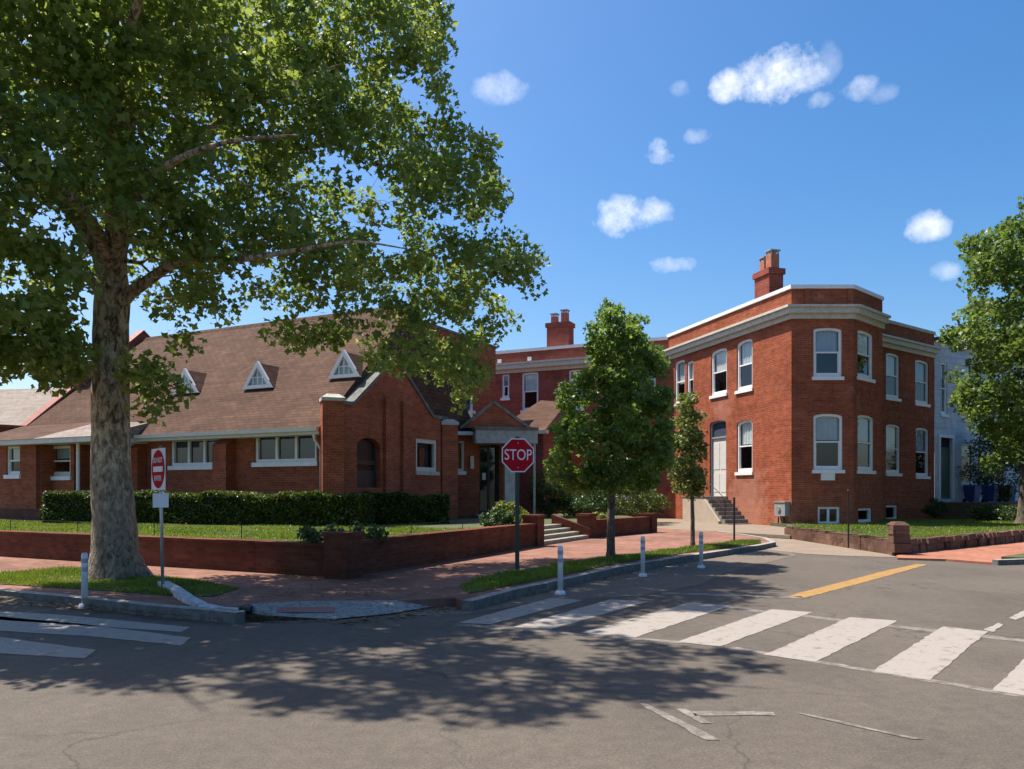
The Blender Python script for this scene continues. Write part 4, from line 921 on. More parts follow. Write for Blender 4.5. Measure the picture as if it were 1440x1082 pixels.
# ================================================================== RIGHT LOT
HZ = .26
W1 = np.array(G(1105, 752, .12)[:2]); WC = np.array(G(1268, 776, .12)[:2]); W2 = np.array(G(1440, 758.5, .12)[:2]); W3 = WC+norm(W2-WC)*18
lot2 = [tuple(W1+np.array((.12, 0))), tuple(WC+np.array((-.02, .3))), tuple(W3+np.array((-.1, .15))), tuple(W3+Cn*-12), tuple(SIDE_END+np.array((2, 0))), tuple(K0+np.array((-.3, -.3)))]
m_ = MB(); m_.prism(lot2, .02, HZ); tag(m_.build('house_lawn', M['soil']), kind='structure')
m_ = MB(); T0 = K4-Cd*.2+Cn*4.0; T1 = K4-Cd*.2; m_.prism([tuple(T0), tuple(T0+Cd*16), tuple(T1+Cd*16), tuple(T1)], .1, .98); tag(m_.build('terrace', M['soil_bare']), kind='structure')
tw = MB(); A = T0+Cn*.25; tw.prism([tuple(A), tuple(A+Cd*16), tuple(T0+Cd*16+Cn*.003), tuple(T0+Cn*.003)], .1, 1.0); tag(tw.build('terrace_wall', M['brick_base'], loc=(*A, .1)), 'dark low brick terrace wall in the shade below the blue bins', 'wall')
# rubble stone edging with a stone post
sw = empty('stone_wall', (*WC, .12), 'low rough brown rubble wall with a stone post round the corner lawn', 'wall')
def rubble(a, b, w, h, name):
    mb = MB(); d = norm(b-a); L = np.linalg.norm(b-a); n = nrm(d); x = 0
    R = random.Random(3)
    for row in range(2):
        x = -R.uniform(0, .2)
        while x < L:
            l = R.uniform(.22, .5); z0 = .0 if row == 0 else .12+h*.52; z1 = (.12+h*.5 if row == 0 else .12+h)*1.0+R.uniform(-.018, .018)
            o0 = R.uniform(-.04, .03); p = a+d*max(x, 0)+n*o0; q = a+d*min(x+l-.02, L)+n*(o0+R.uniform(-.03, .03))
            ins = R.uniform(.01, .04); B = [(*p, z0), (*q, z0), (*(q+n*w), z0), (*(p+n*w), z0)]; T = [(*(p+d*ins+n*ins), z1), (*(q-d*ins+n*ins), z1+R.uniform(-.02, .02)), (*(q-d*ins+n*(w-ins)), z1), (*(p+d*ins+n*(w-ins)), z1)]
            mb.hexa(B, T); x += l*.985
    mb.prism([tuple(a+n*.05), tuple(b+n*.05), tuple(b+n*(w-.05)), tuple(a+n*(w-.05))], 0, .12+h*.8)
    return mb.build(name, M['rubble'], sw)
M['rubble'] = brick('brown rubble stone', (.20, .105, .075), (.13, .075, .055), (.10, .075, .06), w=.34, h=.16, blot=.5, stain=(.24, .19, .13), fade=.6)
rubble(WC+norm(W1-WC)*.2, W1, -.26, .27, 'wall_run'); rubble(WC+norm(W2-WC)*.2, W3, .28, .27, 'wall_run')
m_ = MB(); R = random.Random(5)
for i in range(3):
    c = WC+np.array((R.uniform(-.03, .03), .16)); h = .2; q = [tuple(c+np.array((x*(.2+R.uniform(-.03, .02)), y*(.2+R.uniform(-.03, .02))))) for x, y in ((-1, -1), (1, -1), (1, 1), (-1, 1))]
    m_.prism(q, .1+.22*i, .1+.22*i+.215)
m_.hexa([(*(c+np.array((x*.2, y*.2))), .76) for x, y in ((-1, -1), (1, -1), (1, 1), (-1, 1))], [(*(c+np.array((x*.11, y*.11))), .84) for x, y in ((-1, -1), (1, -1), (1, 1), (-1, 1))]); m_.build('stone_post', M['rubble'], sw)
# red brick pavement on this side
kr = [G(1262, 784.5, .05)[:2], G(1330, 786.5, .05)[:2], G(1395, 788, .10)[:2], G(1440, 786.5, .10)[:2], G(1500, 783, .10)[:2]]; last = np.array(kr[-1]); kr.append(tuple(last+Cd*25))
sheet('red_pavement', [tuple(WC+np.array((-.25, -.25)))]+kr+[tuple(W3+norm(W2-WC)*6), tuple(WC)], .05, M['paver_red'], .06)
kb = MB(); strip(kb, kr[2:], -.15, -.01, .115, 1); tag(kb.build('kerb', [M['granite'], M['kerb_top_lit']]), kind='structure')
gv = [G(1408, 783, .11)[:2], G(1440, 784.5, .11)[:2], G(1500, 780, .11)[:2], tuple(last+Cd*12+np.array((-.1, .5))), tuple(last+Cd*12+np.array((-.4, 1.3))), G(1440, 778, .11)[:2]]
sheet('verge', gv, .11, M['soil'], .1)
# thin posts
def post(px, py, pyt, z, r, name, label, m):
    g = G(px, py, z); zt = at(px, pyt, g[1])[2]; mb = MB(); mb.tube([g, (g[0], g[1], zt)], r, 8); mb.tube([(g[0], g[1], zt), (g[0], g[1], zt+.02)], [r*1.5, r*.6], 8); return tag(mb.build(name, m, loc=g), label, 'post')
post(1193, 771, 690, .05, .022, 'iron_post', 'thin dark iron post in front of the bay beside the tan apron', M['black_metal'])
post(1032.5, 760, 700, .13, .03, 'iron_post', 'thin dark iron post at the foot of the tan stoop', M['black_metal'])
# blue bins on the terrace
def make_bin(loc, rz, label):
    e = empty('recycling_bin', loc, label, 'bin', 'blue bins on the terrace'); x, y, z = loc
    m_ = MB(); c, s_ = math.cos(rz), math.sin(rz); rot = lambda px, py: (x+px*c-py*s_, y+px*s_+py*c)
    m_.hexa([(*rot(a*.22, b*.24), z+.06) for a, b in ((-1, -1), (1, -1), (1, 1), (-1, 1))], [(*rot(a*.28, b*.31), z+.82) for a, b in ((-1, -1), (1, -1), (1, 1), (-1, 1))]); m_.build('body', M['blue'], e)
    m_ = MB(); m_.hexa([(*rot(a*.30, b*.34), z+.822) for a, b in ((-1, -1), (1, -1), (1, 1), (-1, 1))], [(*rot(a*.25, b*.28), z+.91) for a, b in ((-1, -1), (1, -1), (1, 1), (-1, 1))]); m_.build('lid', M['blue'], e)
    for sx in (-1, 1):
        m_ = MB(); m_.tube([(*rot(sx*.24, .24), z+.1), (*rot(sx*.29, .24), z+.1)], .1, 12); m_.build('wheel', M['black_metal'], e)
    return e
for i, (px, rr, lb_) in enumerate(((1367, .5, 'blue recycling bin under the right tree, nearest the pale house door'), (1392, .7, 'blue recycling bin standing between two other blue bins under the right tree'), (1417, .45, 'blue recycling bin farthest from the pale house door'))):
    Yb = 40.2+1.0*i; make_bin(((px-720)/FOC*Yb, Yb, .98), rr, lb_)

# ================================================================== STREET FURNITURE
# stop sign
g = G(726, 804, .13); ss = empty('stop_sign', g, 'red octagonal stop sign on a dark post in the grass verge', 'sign')
c = np.array(at(728.5, 640.5, g[1]-.06)); nn_ = norm((.30, -.95)); tt = np.array((-nn_[1], nn_[0])); tt = tt if tt[0] > 0 else -tt
def sp_(x, z, o): return (c[0]+tt[0]*x+nn_[0]*o, c[1]+tt[1]*x+nn_[1]*o, c[2]+z)
def plate(pts, o0, o1):
    mb = MB(); n = len(pts)
    mb.poly([sp_(x, z, o1) for x, z in pts]); mb.poly([sp_(x, z, o0) for x, z in pts[::-1]])
    for i in range(n): p, q = pts[i], pts[(i+1) % n]; mb.poly([sp_(*p, o0), sp_(*q, o0), sp_(*q, o1), sp_(*p, o1)])
    return mb
octo = lambda r: [(r/math.cos(math.pi/8)*math.cos(math.pi/8+i*math.pi/4), r/math.cos(math.pi/8)*math.sin(math.pi/8+i*math.pi/4)) for i in range(8)]
m_ = MB(); top = c[2]+.34; P0 = (c[0]-nn_[0]*.05, c[1]-nn_[1]*.05)
w_ = .035
m_.prism([(P0[0]+tt[0]*x+nn_[0]*o, P0[1]+tt[1]*x+nn_[1]*o) for x, o in ((-w_, -.02), (w_, -.02), (w_, .02), (-w_, .02))], g[2]-.05, top); m_.build('post', M['green_metal'], ss)
pl = plate(octo(.305), -.004, .0).build('sign_plate', M['sign_white'], ss); plate(octo(.285), .002, .003).build('red_face', M['sign_red'], pl)
def letters(body, size, x, z, o, sx, parent, m, name='lettering'):
    me = text_mesh(body, size); off = WL[parent.name]
    for vv in me.vertices:
        q = sp_(x+vv.co.x*sx, z+vv.co.y, o+vv.co.z); vv.co = Vector(q)-Vector(off)
    me.materials.clear(); me.materials.append(m); o_ = bpy.data.objects.new(name, me); COL.objects.link(o_); o_.parent = parent; WL[o_.name] = off; return o_
letters('STOP', .275, 0, 0, .006, .80, pl, M['sign_white'])
for z in (.22, -.22):
    mb = MB(); mb.tube([sp_(0, z, .002), sp_(0, z, .009)], .011, 8); mb.build('bolt', M['galv'], pl)
# do not enter sign
g = G(229, 829, .13); dn = empty('do_not_enter_sign', g, 'red and white do not enter sign on a galvanised post beside the big tree', 'sign')
px_m = FOC/g[1]; c = np.array(at(222.5, 660, g[1]-.03)); nn_ = norm((-.62, -.56)); tt = np.array((-nn_[1], nn_[0])); tt = tt if tt[0] > 0 else -tt
h_ = 29/px_m
m_ = MB(); base = np.array(g); tp = np.array((c[0]-nn_[0]*.03, c[1]-nn_[1]*.03, c[2]+h_+.04)); m_.tube([base-(0, 0, .05), tp], .024, 10); m_.build('post', M['galv'], dn, True)
sq = lambda r, k=.03: [(x*r-(k if i % 2 else 0)*x if 0 else x*r, z*r) for i, (x, z) in enumerate(((-1, -1), (1, -1), (1, 1), (-1, 1)))]
pl = plate(sq(h_), -.003, 0).build('sign_plate', M['sign_white'], dn)
plate([(h_*.93*math.cos(2*math.pi*i/40), h_*.93*math.sin(2*math.pi*i/40)) for i in range(40)], .002, .003).build('red_disc', M['sign_red'], pl)
plate([(-h_*.68, -h_*.13), (h_*.68, -h_*.13), (h_*.68, h_*.13), (-h_*.68, h_*.13)], .005, .006).build('white_bar', M['sign_white'], pl)
letters('DO NOT', h_*.36, 0, h_*.42, .007, .92, pl, M['sign_white']); letters('ENTER', h_*.36, 0, -h_*.45, .007, .92, pl, M['sign_white'])
c = np.array(at(226, 704, g[1]-.04)); nn_ = norm((.05, -1)); tt = np.array((1, .05))
plate([(-.115, -.105), (.115, -.105), (.115, .105), (-.115, .105)], -.002, .001).build('small_placard', M['sign_white'], dn)
# flexible delineator posts
def delineator(loc, h, label):
    e = empty('delineator_post', loc, label, 'delineator', 'white flexible delineator posts along the kerbs'); x, y, z = loc
    m_ = MB(); m_.tube([(x, y, z), (x, y, z+.03), (x, y, z+.06)], [.085, .08, .06], 14); m_.build('base', M['post_white'], e)
    m_ = MB(); m_.tube([(x, y, z+.05), (x, y, z+h-.03), (x, y, z+h)], [.042, .042, .03], 12); m_.build('post', M['post_white'], e, True)
    for f in (.66, .82):
        m_ = MB(); m_.tube([(x, y, z+h*f), (x, y, z+h*f+.06)], .044, 12); m_.build('reflective_band', M['post_band'], e)
    return e
d0 = delineator(G(788, 836, 0), .75, 'white delineator post beside the crosswalk, nearest the stop sign')
for px, py, h, lb_ in ((904, 811, .78, 'white delineator post on the sunlit lane edge right of the street tree'), (986, 799, .72, 'white delineator post in front of the sapling and tan stoop'), (119, 855, .70, 'grey white delineator post in front of the big tree trunk')):
    cc = d0.copy(); COL.objects.link(cc); g = G(px, py, 0); cc.location = g; cc['label'] = lb_
    for ch in d0.children: k = ch.copy(); COL.objects.link(k); k.parent = cc
# pale kerb stones at the sign foot
ks = empty('kerb_stones', G(262, 838, .12), 'pale angled kerb stones running from the sign foot down to the gutter', 'kerb stones')
pth = [G(229, 820, .19)[:2], G(246, 829, .17)[:2], G(263, 841, .16)[:2], G(284, 854, .12)[:2], G(310, 858, .1)[:2], G(336, 859, .08)[:2]]
for i, (p, q) in enumerate(zip(pth[:-1], pth[1:])):
    p, q = np.array(p), np.array(q); d = norm(q-p); n = nrm(d)*.085; p = p+d*.008; q = q-d*.008; zt0 = (.22, .20, .19, .16, .13)[i]; zt1 = (.20, .19, .16, .13, .11)[i]
    m_ = MB(); m_.hexa([(*(p-n), .0), (*(q-n), .0), (*(q+n), .0), (*(p+n), .0)], [(*(p-n*.9), zt0), (*(q-n*.9), zt1), (*(q+n*.9), zt1), (*(p+n*.9), zt0)]); m_.build('stone', M['dirty_white'], ks)
m_ = MB(); e_ = np.array(G(341, 859, .05)); m_.tube([e_-(.12, 0, 0), e_+(.12, 0, .01)], .06, 8); m_.build('rubber_end', M['black_metal'], ks)

# ================================================================== PLANTS
def hedge(a, b, depth, z0, z1, label, n=16000):
    a, b = np.array(a[:2]), np.array(b[:2]); d = norm(b-a); L = float(np.linalg.norm(b-a)); nb = nrm(d); nb = nb if nb[1] > 0 else -nb
    e = empty('hedge', (*((a+b)/2), z0), label, 'hedge')
    core = MB(); i = .10; core.prism([tuple(a+d*i+nb*i), tuple(b-d*i+nb*i), tuple(b-d*i+nb*(depth-i)), tuple(a+d*i+nb*(depth-i))], z0-.02, z1-.1); core.build('twig_core', M['hedge_core'], e)
    C = []
    s = rng.uniform(0, L, n); t = rng.uniform(0, 1, n); k = rng.uniform(0, 1, n); H = z1-z0
    wob = lambda x: .05*np.sin(x*1.3)+.035*np.sin(x*3.1+1)+.02*np.sin(x*7)
    f = k < .5; tp = (k >= .5) & (k < .85); en = k >= .85
    pos_ = np.zeros((n, 3)); dep = np.where(f, rng.uniform(-.05, .13, n), np.where(tp, t*depth, t*depth)); zz = np.where(f, z0+t*H, np.where(tp, z1-rng.uniform(-.03, .12, n), z0+rng.uniform(0, 1, n)*H))
    s = np.where(en, np.where(rng.uniform(0, 1, n) < .5, rng.uniform(-.04, .12, n), L-rng.uniform(-.04, .12, n)), s)
    dep = dep+np.where(f, -wob(s+zz*2), 0); zz = zz+np.where(zz > z1-.2, wob(s*1.7)*.9, 0)
    pos_[:, 0] = a[0]+d[0]*s+nb[0]*dep; pos_[:, 1] = a[1]+d[1]*s+nb[1]*dep; pos_[:, 2] = zz
    leaves_mesh('foliage', pos_, .075, M['leaf_hedge'], e, up=.5); return e
hedge(G(60, 736, LZ), G(505, 741.5, LZ), 1.0, LZ, 1.50, 'long clipped dark green hedge under the church windows', 34000)
hedge(G(509, 738, LZ), G(632, 736.5, LZ), .9, LZ, 1.46, 'shorter clipped hedge below the arched church door', 14000)
def shrub(c, r, h, label, m, n=1500, size=.09, name='shrub', spiky=False):
    e = empty(name, c, label, 'shrub'); c = np.array(c)
    nc = max(8, n//60); d = rng.normal(size=(nc, 3)); d /= np.linalg.norm(d, axis=1)[:, None]; d *= rng.uniform(.35, 1, nc)[:, None]**.5
    P = c+np.stack([d[:, 0]*r, d[:, 1]*r, h*.5+d[:, 2]*h*.48], 1)
    st = MB()
    for p in P[:: max(1, nc//14)]: st.tube([c, c+(p-c)*.5+(0, 0, .05), p], [.02, .012, .006], 5, cap=False)
    st.build('stems', M['bark'], e)
    leaves_mesh('foliage', spray(P, n//nc, r*.38), size, m, e, up=.4); return e
shrub(at(722, 0, 24.5)[:2]+(LZ,), .55, .75, 'yellow green leafy plant behind the stop sign post', M['leaf_lime'], 900, .11)
shrub(at(698, 0, 24)[:2]+(LZ,), .45, .6, 'small grey green plant beside the church entrance lawn', M['leaf_shrub'], 700, .09)
shrub((*(P1+u*.8-vd*.9), LZ), .4, .55, 'dark small shrub by the left pillar of the garden steps', M['leaf_shrub'], 900, .08)
shrub((*(C0+u*.75+vd*.35), LZ), .42, .42, 'low dark shrub left of the corner pillar', M['leaf_shrub'], 900, .07)
shrub((*(C0+u*.35+vd*1.1), LZ), .42, .42, 'low dark shrub right of the corner pillar', M['leaf_shrub'], 900, .07)
shrub(at(772, 0, 31)[:2]+(LZ,), .85, 2.0, 'tall dark evergreen shrub right of the church canopy', M['leaf_hedge'], 3600, .09)
shrub(at(808, 0, 32)[:2]+(LZ,), 1.1, 1.4, 'dark rounded shrub in the bed above the garden steps', M['leaf_hedge'], 3600, .09)
shrub(at(835, 0, 29.5)[:2]+(LZ,), .8, 1.0, 'pale flowering shrub behind the planter pillar', M['leaf_shrub'], 2000, .09)
shrub(at(880, 0, 34)[:2]+(.5,), 1.3, 1.5, 'wide dark shrub behind the planter wall', M['leaf_hedge'], 3600, .1)
shrub(at(918, 0, 36)[:2]+(.3,), .8, 1.2, 'dark shrub at the far end of the planter wall', M['leaf_hedge'], 1800, .1)
shrub(at(844, 0, 26)[:2]+(.5,), .35, .42, 'small light green plant on the planter edge', M['leaf_lime'], 500, .08)
shrub(at(1300+15, 0, 38.2)[:2]+(.26,), .5, .9, 'small dark shrub at the right corner of the brick house', M['leaf_shrub'], 1200, .09)
shrub(at(1392, 0, 35)[:2]+(.26,), .8, .6, 'low yellow green shrub at the terrace foot', M['leaf_shrub'], 1500, .09)
shrub(at(1428, 0, 34)[:2]+(.26,), .9, .65, 'low dark green shrub at the terrace foot, nearest the right tree trunk', M['leaf_shrub'], 1500, .09)
shrub(at(1405, 0, 41.5)[:2]+(.98,), 1.6, 4.2, 'tall dark bush in deep shade behind the blue bins', M['leaf_hedge'], 6000, .12)

# ---- sycamore
syc_base = np.array(G(165, 812, .13)); YT = syc_base[1]; mpp = YT/FOC
syc = empty('sycamore_tree', syc_base, 'huge spreading sycamore with mottled pale bark over the street corner', 'tree')
def tp_(px, py, dy=0): return np.array(at(px, py, YT+dy))
tr_px = [(166, 816, 43), (165, 800, 36), (163, 775, 31), (160, 740, 28.5), (158, 690, 26.5), (156, 630, 25), (155, 560, 24.5), (156, 500, 23.5), (157, 455, 23), (157, 415, 23), (160, 380, 17), (164, 330, 14.5), (168, 260, 12), (178, 190, 10), (190, 110, 8), (205, 20, 6), (225, -60, 4)]
tk = MB(); path_ = smoothpath([tp_(x, y, 0 if y > 400 else (400-y)*-.004) for x, y, r in tr_px], 3); rad = np.interp(np.arange(len(path_)), np.arange(len(tr_px))*3, [r*mpp for _, _, r in tr_px])
# root flare and lumps
def bigtube(mb, path, radii, n, flare=0):
    base = len(mb.v); path = [np.array(p) for p in path]
    for i, p in enumerate(path):
        for k in range(n):
            a_ = 2*math.pi*k/n; f = 1+flare*max(0, 1-i/6)*(.22*math.sin(a_*5+.6)+.08*math.sin(a_*9))+.035*math.sin(a_*3+i*.7)+.025*math.sin(a_*7+i*1.1)
            mb.v.append((p[0]+radii[i]*f*math.cos(a_), p[1]+radii[i]*f*math.sin(a_), p[2]))
    for i in range(len(path)-1):
        for k in range(n):
            k2 = (k+1) % n; mb.f.append([base+i*n+k, base+i*n+k2, base+(i+1)*n+k2, base+(i+1)*n+k]); mb.uv.append([(0, 0)]*4); mb.mi.append(0)
bigtube(tk, path_, rad, 22, 1.0); tk.build('trunk', M['bark_syc'], syc, True)
limbs = [([(160, 440, 0), (172, 424, -.1), (186, 410, -.2), (204, 398, -.35), (226, 382, -.5), (252, 368, -.7), (285, 363, -.9), (325, 366, -1.1), (372, 360, -1.4), (430, 350, -1.7), (500, 340, -1.8), (570, 350, -1.9)], 11, 2.5),
         ([(152, 430, 0), (140, 408, .1), (125, 392, .1), (108, 382, .0), (82, 367, -.2), (48, 357, -.4), (0, 350, -.8), (-70, 325, -1.2), (-150, 310, -1.6)], 9.5, 3),
         ([(152, 410, 0), (142, 375, .3), (131, 335, .5), (118, 290, .6), (104, 220, .7), (92, 140, .7), (85, 60, .6)], 11, 2.5),
         ([(160, 400, 0), (175, 340, .5), (215, 280, 1.2), (270, 220, 1.9), (330, 160, 2.4), (380, 90, 2.6)], 9, 2.5),
         ([(158, 390, 0), (165, 330, -.8), (190, 280, -1.8), (240, 230, -2.8), (320, 200, -3.6), (420, 190, -4.1)], 9, 2.5),
         ([(157, 390, 0), (140, 330, -.9), (100, 280, -2.0), (50, 240, -3.2), (-20, 220, -4.2), (-100, 200, -4.8)], 9, 2.5),
         ([(168, 300, -.2), (230, 230, .2), (310, 170, .3), (400, 120, .2), (480, 90, .1)], 7, 2.5)]
nodes = []
for i in range(24, len(path_)): nodes.append((path_[i], rad[i]))
for L_, r0, r1 in limbs:
    P_ = smoothpath([tp_(*q) for q in L_], 3); R_ = np.linspace(r0, .7, len(P_))*mpp
    lb = MB(); bigtube(lb, P_, R_, 10) if False else lb.tube(P_, list(R_), 10, cap=False); lb.build('limb', M['bark_syc'], syc, True)
    nodes += [(p, r) for p, r in zip(P_[3:], R_[3:])]
for Q_, r0 in (([(160, 395, 0), (-6.3, 12.3, 6.6), (-5.2, 10.6, 7.8), (-3.8, 9.2, 8.4), (-2.2, 8.6, 8.8)], 9.5), ([(158, 385, 0), (-7.4, 12.0, 6.8), (-7.6, 10.4, 8.0), (-7.2, 9.0, 8.6), (-6.6, 8.0, 9.0)], 9)):  # limbs added to carry the unseen clusters that shade the road
    P_ = smoothpath([tp_(*Q_[0])]+[np.array(q) for q in Q_[1:]], 4); R_ = np.linspace(r0, .7, len(P_))*mpp
    lb = MB(); lb.tube(P_, list(R_), 10, cap=False); lb.build('limb', M['bark_syc'], syc, True); nodes += [(p, r) for p, r in zip(P_[4:], R_[4:])]
syc_poly = [(540, -140), (600, -60), (622, 0), (638, 55), (622, 100), (646, 135), (608, 165), (650, 172), (690, 185), (706, 240), (716, 280), (690, 312), (735, 335), (757, 362), (752, 408), (722, 432), (728, 455), (700, 474), (676, 490), (690, 560), (648, 588), (618, 552), (560, 532), (520, 512), (495, 478), (470, 490), (432, 505), (398, 470), (372, 492), (345, 452), (312, 470), (262, 498), (232, 462), (210, 490), (232, 520), (258, 552), (222, 602), (196, 610), (176, 560), (150, 525), (110, 532), (62, 550), (25, 525), (-20, 548), (-120, 520), (-300, 480), (-420, 300), (-380, 60), (-200, -120), (100, -200), (350, -190)]
def sdens(x, y):
    d = np.ones_like(x)
    d = np.where(y < -40, .33, d); d = np.where(x < -90, .45, d); low = y > 345; d = np.where(low & (x < 520), .62, d); d = np.where(low & (x < 130), 1.0, d); d = np.where((y > 470) & (x > 175) & (x < 262), 1.0, d); d = np.where((y > 200) & (y < 345) & (x < 110), .65, d)
    d = np.where((x > 480) & (x < 600) & (y > 300) & (y < 350), .55, d)
    for hx, hy, hr in ((50, 315, 30), (60, 128, 14), (18, 400, 34), (15, 182, 16), (222, 462, 26), (372, 440, 20), (505, 262, 22), (545, 285, 20), (495, 305, 20), (640, 300, 18), (350, 70, 12), (395, 440, 16), (110, 420, 16), (250, 395, 16), (330, 395, 18), (470, 235, 10), (145, 365, 12), (100, 470, 14), (20, 470, 14)):
        d = np.where(np.hypot(x-hx, y-hy) < hr, .02, d)
    return d
SC = clusters(syc_poly, lambda x: np.clip(11.6+x/750*5.6, 10.6, 17.5), 2.7, 1980, sdens, inset=5, gap=-.22, wl=2.0)
SC = SC[SC[:, 2] > 2.25]
qx_ = 720+FOC*SC[:, 0]/SC[:, 1]; qy_ = HOR-FOC*(SC[:, 2]-CZ)/SC[:, 1]
SC = SC[~((qx_ > 112) & (qx_ < 192) & (qy_ > 300) & (qy_ < 660) & (SC[:, 1] < 14.2))]     # the bare stem stands free
# the near side of the crown, high over the road (above the picture): added unseen, shaped to shade the junction
fp = [(-260, 872), (0, 872), (350, 880), (640, 872), (880, 880), (960, 900), (1062, 915), (1090, 942), (990, 975), (860, 1003), (700, 1020), (560, 1012), (330, 1000), (150, 990), (110, 950), (0, 946), (-260, 940)]
k_ = 1/math.tan(SUN_EL); near = []
while len(near) < 235:
    qx, qy = rng.uniform(-260, 1090), rng.uniform(872, 1020)
    if not inpoly(fp, np.array([qx]), np.array([qy]))[0] or edgedist(fp, np.array([qx]), np.array([qy]))[0] < 7: continue
    if rng.uniform() > (870/(qy-0))**3: continue
    s_ = G(qx, qy); z_ = 8.2+1.6*rng.uniform()+.12*max(0, 8-s_[1]); near.append((s_[0]+SUN_AZ[0]*k_*z_, s_[1]+SUN_AZ[1]*k_*z_, z_))
near = np.array(near); NEAR = near
wood = MB(); tg_ = np.concatenate([SC[rng.permutation(len(SC))[:560]], NEAR[:90]]); grow(wood, nodes, tg_, .035, .006, reach=6.5); leaves_mesh('crown', np.concatenate([spray(SC, 42, .37, .8), spray(NEAR, 42, .30, .8)]), .128, M['leaf_syc'], syc, up=.45, twigs=wood, twigm=M['bark_syc'], per=42)

# ---- street tree
def small_tree(name, base, Yc, poly, R, ncl, per, rr, size, trunk_px, tr0, m, mb_, label, dens=None, lean=0, nbr=60, zmin=0, gp=-.1, ins=2):
    e = empty(name, base, label, 'tree'); mpx = base[1]/FOC; t = MB()
    P_ = smoothpath([np.array(base)-(0, 0, .05)]+[np.array(at(x, y, base[1])) for x, y in trunk_px], 3); R_ = np.linspace(tr0, tr0*.18, len(P_)); R_[0] *= 1.35
    t.tube(P_, list(R_), 10, cap=False); t.build('trunk', mb_, e, True)
    C = clusters(poly, Yc, R, ncl, dens, inset=ins, gap=gp, wl=R*.62); C = C[C[:, 2] > zmin]
    b = MB(); grow(b, [(p, r) for p, r in zip(P_[4:], R_[4:])], C[rng.permutation(len(C))[:nbr]], tr0*.35, .004, reach=3.5+R); leaves_mesh('crown', spray(C, per, rr, .8), size, m, e, up=.5, twigs=b, twigm=mb_, per=per); return e
st_poly = [(852, 418), (858, 404), (872, 412), (880, 440), (898, 440), (910, 446), (908, 475), (930, 488), (942, 500), (938, 535), (948, 560), (946, 620), (952, 650), (935, 672), (905, 700), (870, 698), (835, 704), (800, 690), (768, 680), (760, 655), (778, 640), (772, 610), (786, 585), (776, 560), (792, 528), (815, 512), (826, 480), (822, 440), (838, 436)]
small_tree('street_tree', G(859, 784, .13), 17.2, st_poly, 1.5, 520, 40, .20, .10, [(859, 740), (860, 690), (860, 620), (859, 540), (858, 470), (858, 425)], .10, M['leaf_maple'], M['bark'], 'young upright green street tree in the verge before the rear house', nbr=130, gp=-.4, ins=7)
sap_poly = [(950, 590), (962, 556), (975, 550), (988, 580), (992, 620), (986, 655), (990, 690), (970, 700), (950, 690), (940, 660), (945, 620), (940, 595)]
small_tree('sapling', G(974, 768, .13), 20.7, sap_poly, .75, 120, 34, .22, .095, [(974, 730), (973, 690), (972, 640), (970, 600), (970, 575)], .065, M['leaf_sap'], M['bark'], 'thin sapling with sparse olive leaves beside the tan stoop', nbr=40)
rt_poly = [(1350, 305), (1372, 318), (1388, 295), (1402, 285), (1420, 300), (1440, 270), (1500, 235), (1600, 240), (1700, 330), (1720, 500), (1660, 640), (1560, 700), (1470, 690), (1420, 655), (1380, 690), (1372, 640), (1360, 605), (1345, 588), (1328, 560), (1322, 535), (1345, 505), (1330, 490), (1306, 470), (1340, 450), (1348, 420), (1332, 400), (1356, 375), (1344, 345)]
small_tree('shade_tree', (20.6, 31.5, .26), 31.5, rt_poly, 4.3, 950, 60, .48, .19, [(1442, 690), (1446, 620), (1455, 540), (1462, 450), (1470, 350)], .26, M['leaf_right'], M['bark'], 'large leafy shade tree at the right edge before the pale row house', nbr=160, gp=-.5, ins=14)

# ---- grass
vg1 = [(-330, 790), (-200, 803), (0, 806), (60, 803), (130, 800), (205, 808), (270, 815), (335, 827), (300, 838), (262, 838), (225, 836), (120, 828), (0, 821), (-330, 793)]
vg2 = [(646, 824), (672, 815), (700, 808), (780, 795), (860, 783), (960, 771), (1030, 761.5), (1068, 760), (1070, 764), (960, 778), (860, 793), (790, 809), (712, 824), (660, 834)]
V1 = [G(x, y, .135)[:2] for x, y in vg1]; V2 = [G(x, y, .135)[:2] for x, y in vg2]
sheet('verge', V1, .135, M['soil'], .1); sheet('verge', V2, .135, M['soil'], .1)
blades('verge_grass', [V1], .135, 2600, .085, .016, 'short green grass round the foot of the sycamore', maxn=40000)
blades('verge_grass', [V2], .135, 2200, .085, .018, 'green grass strip between the brick sidewalk and the kerb', maxn=40000)
lw_ = [tuple(C0+u*.5+vd*.5), tuple(C0+vd*8.0+u*.3), tuple(C0+vd*8+u*6), tuple(ab(-1, -.4)), tuple(ab(14, -2.2)), tuple(C0+u*26+vd*3), tuple(C0+u*26+vd*.5)]
blades('lawn_grass', [lw_], LZ, 620, .075, .028, 'mown green lawn in front of the church', maxn=90000)
hl = [tuple(W1+np.array((.3, .1))), tuple(WC+np.array((0, .5))), tuple(W3+np.array((-.2, .4))), tuple(T0+Cd*12+Cn*.3), tuple(T0+Cn*.3), tuple(K3+Cn*.1), tuple(K2), tuple(K1), tuple(K0)]
blades('lawn_grass', [hl], HZ, 420, .075, .032, 'mown green lawn in front of the corner house', maxn=60000)

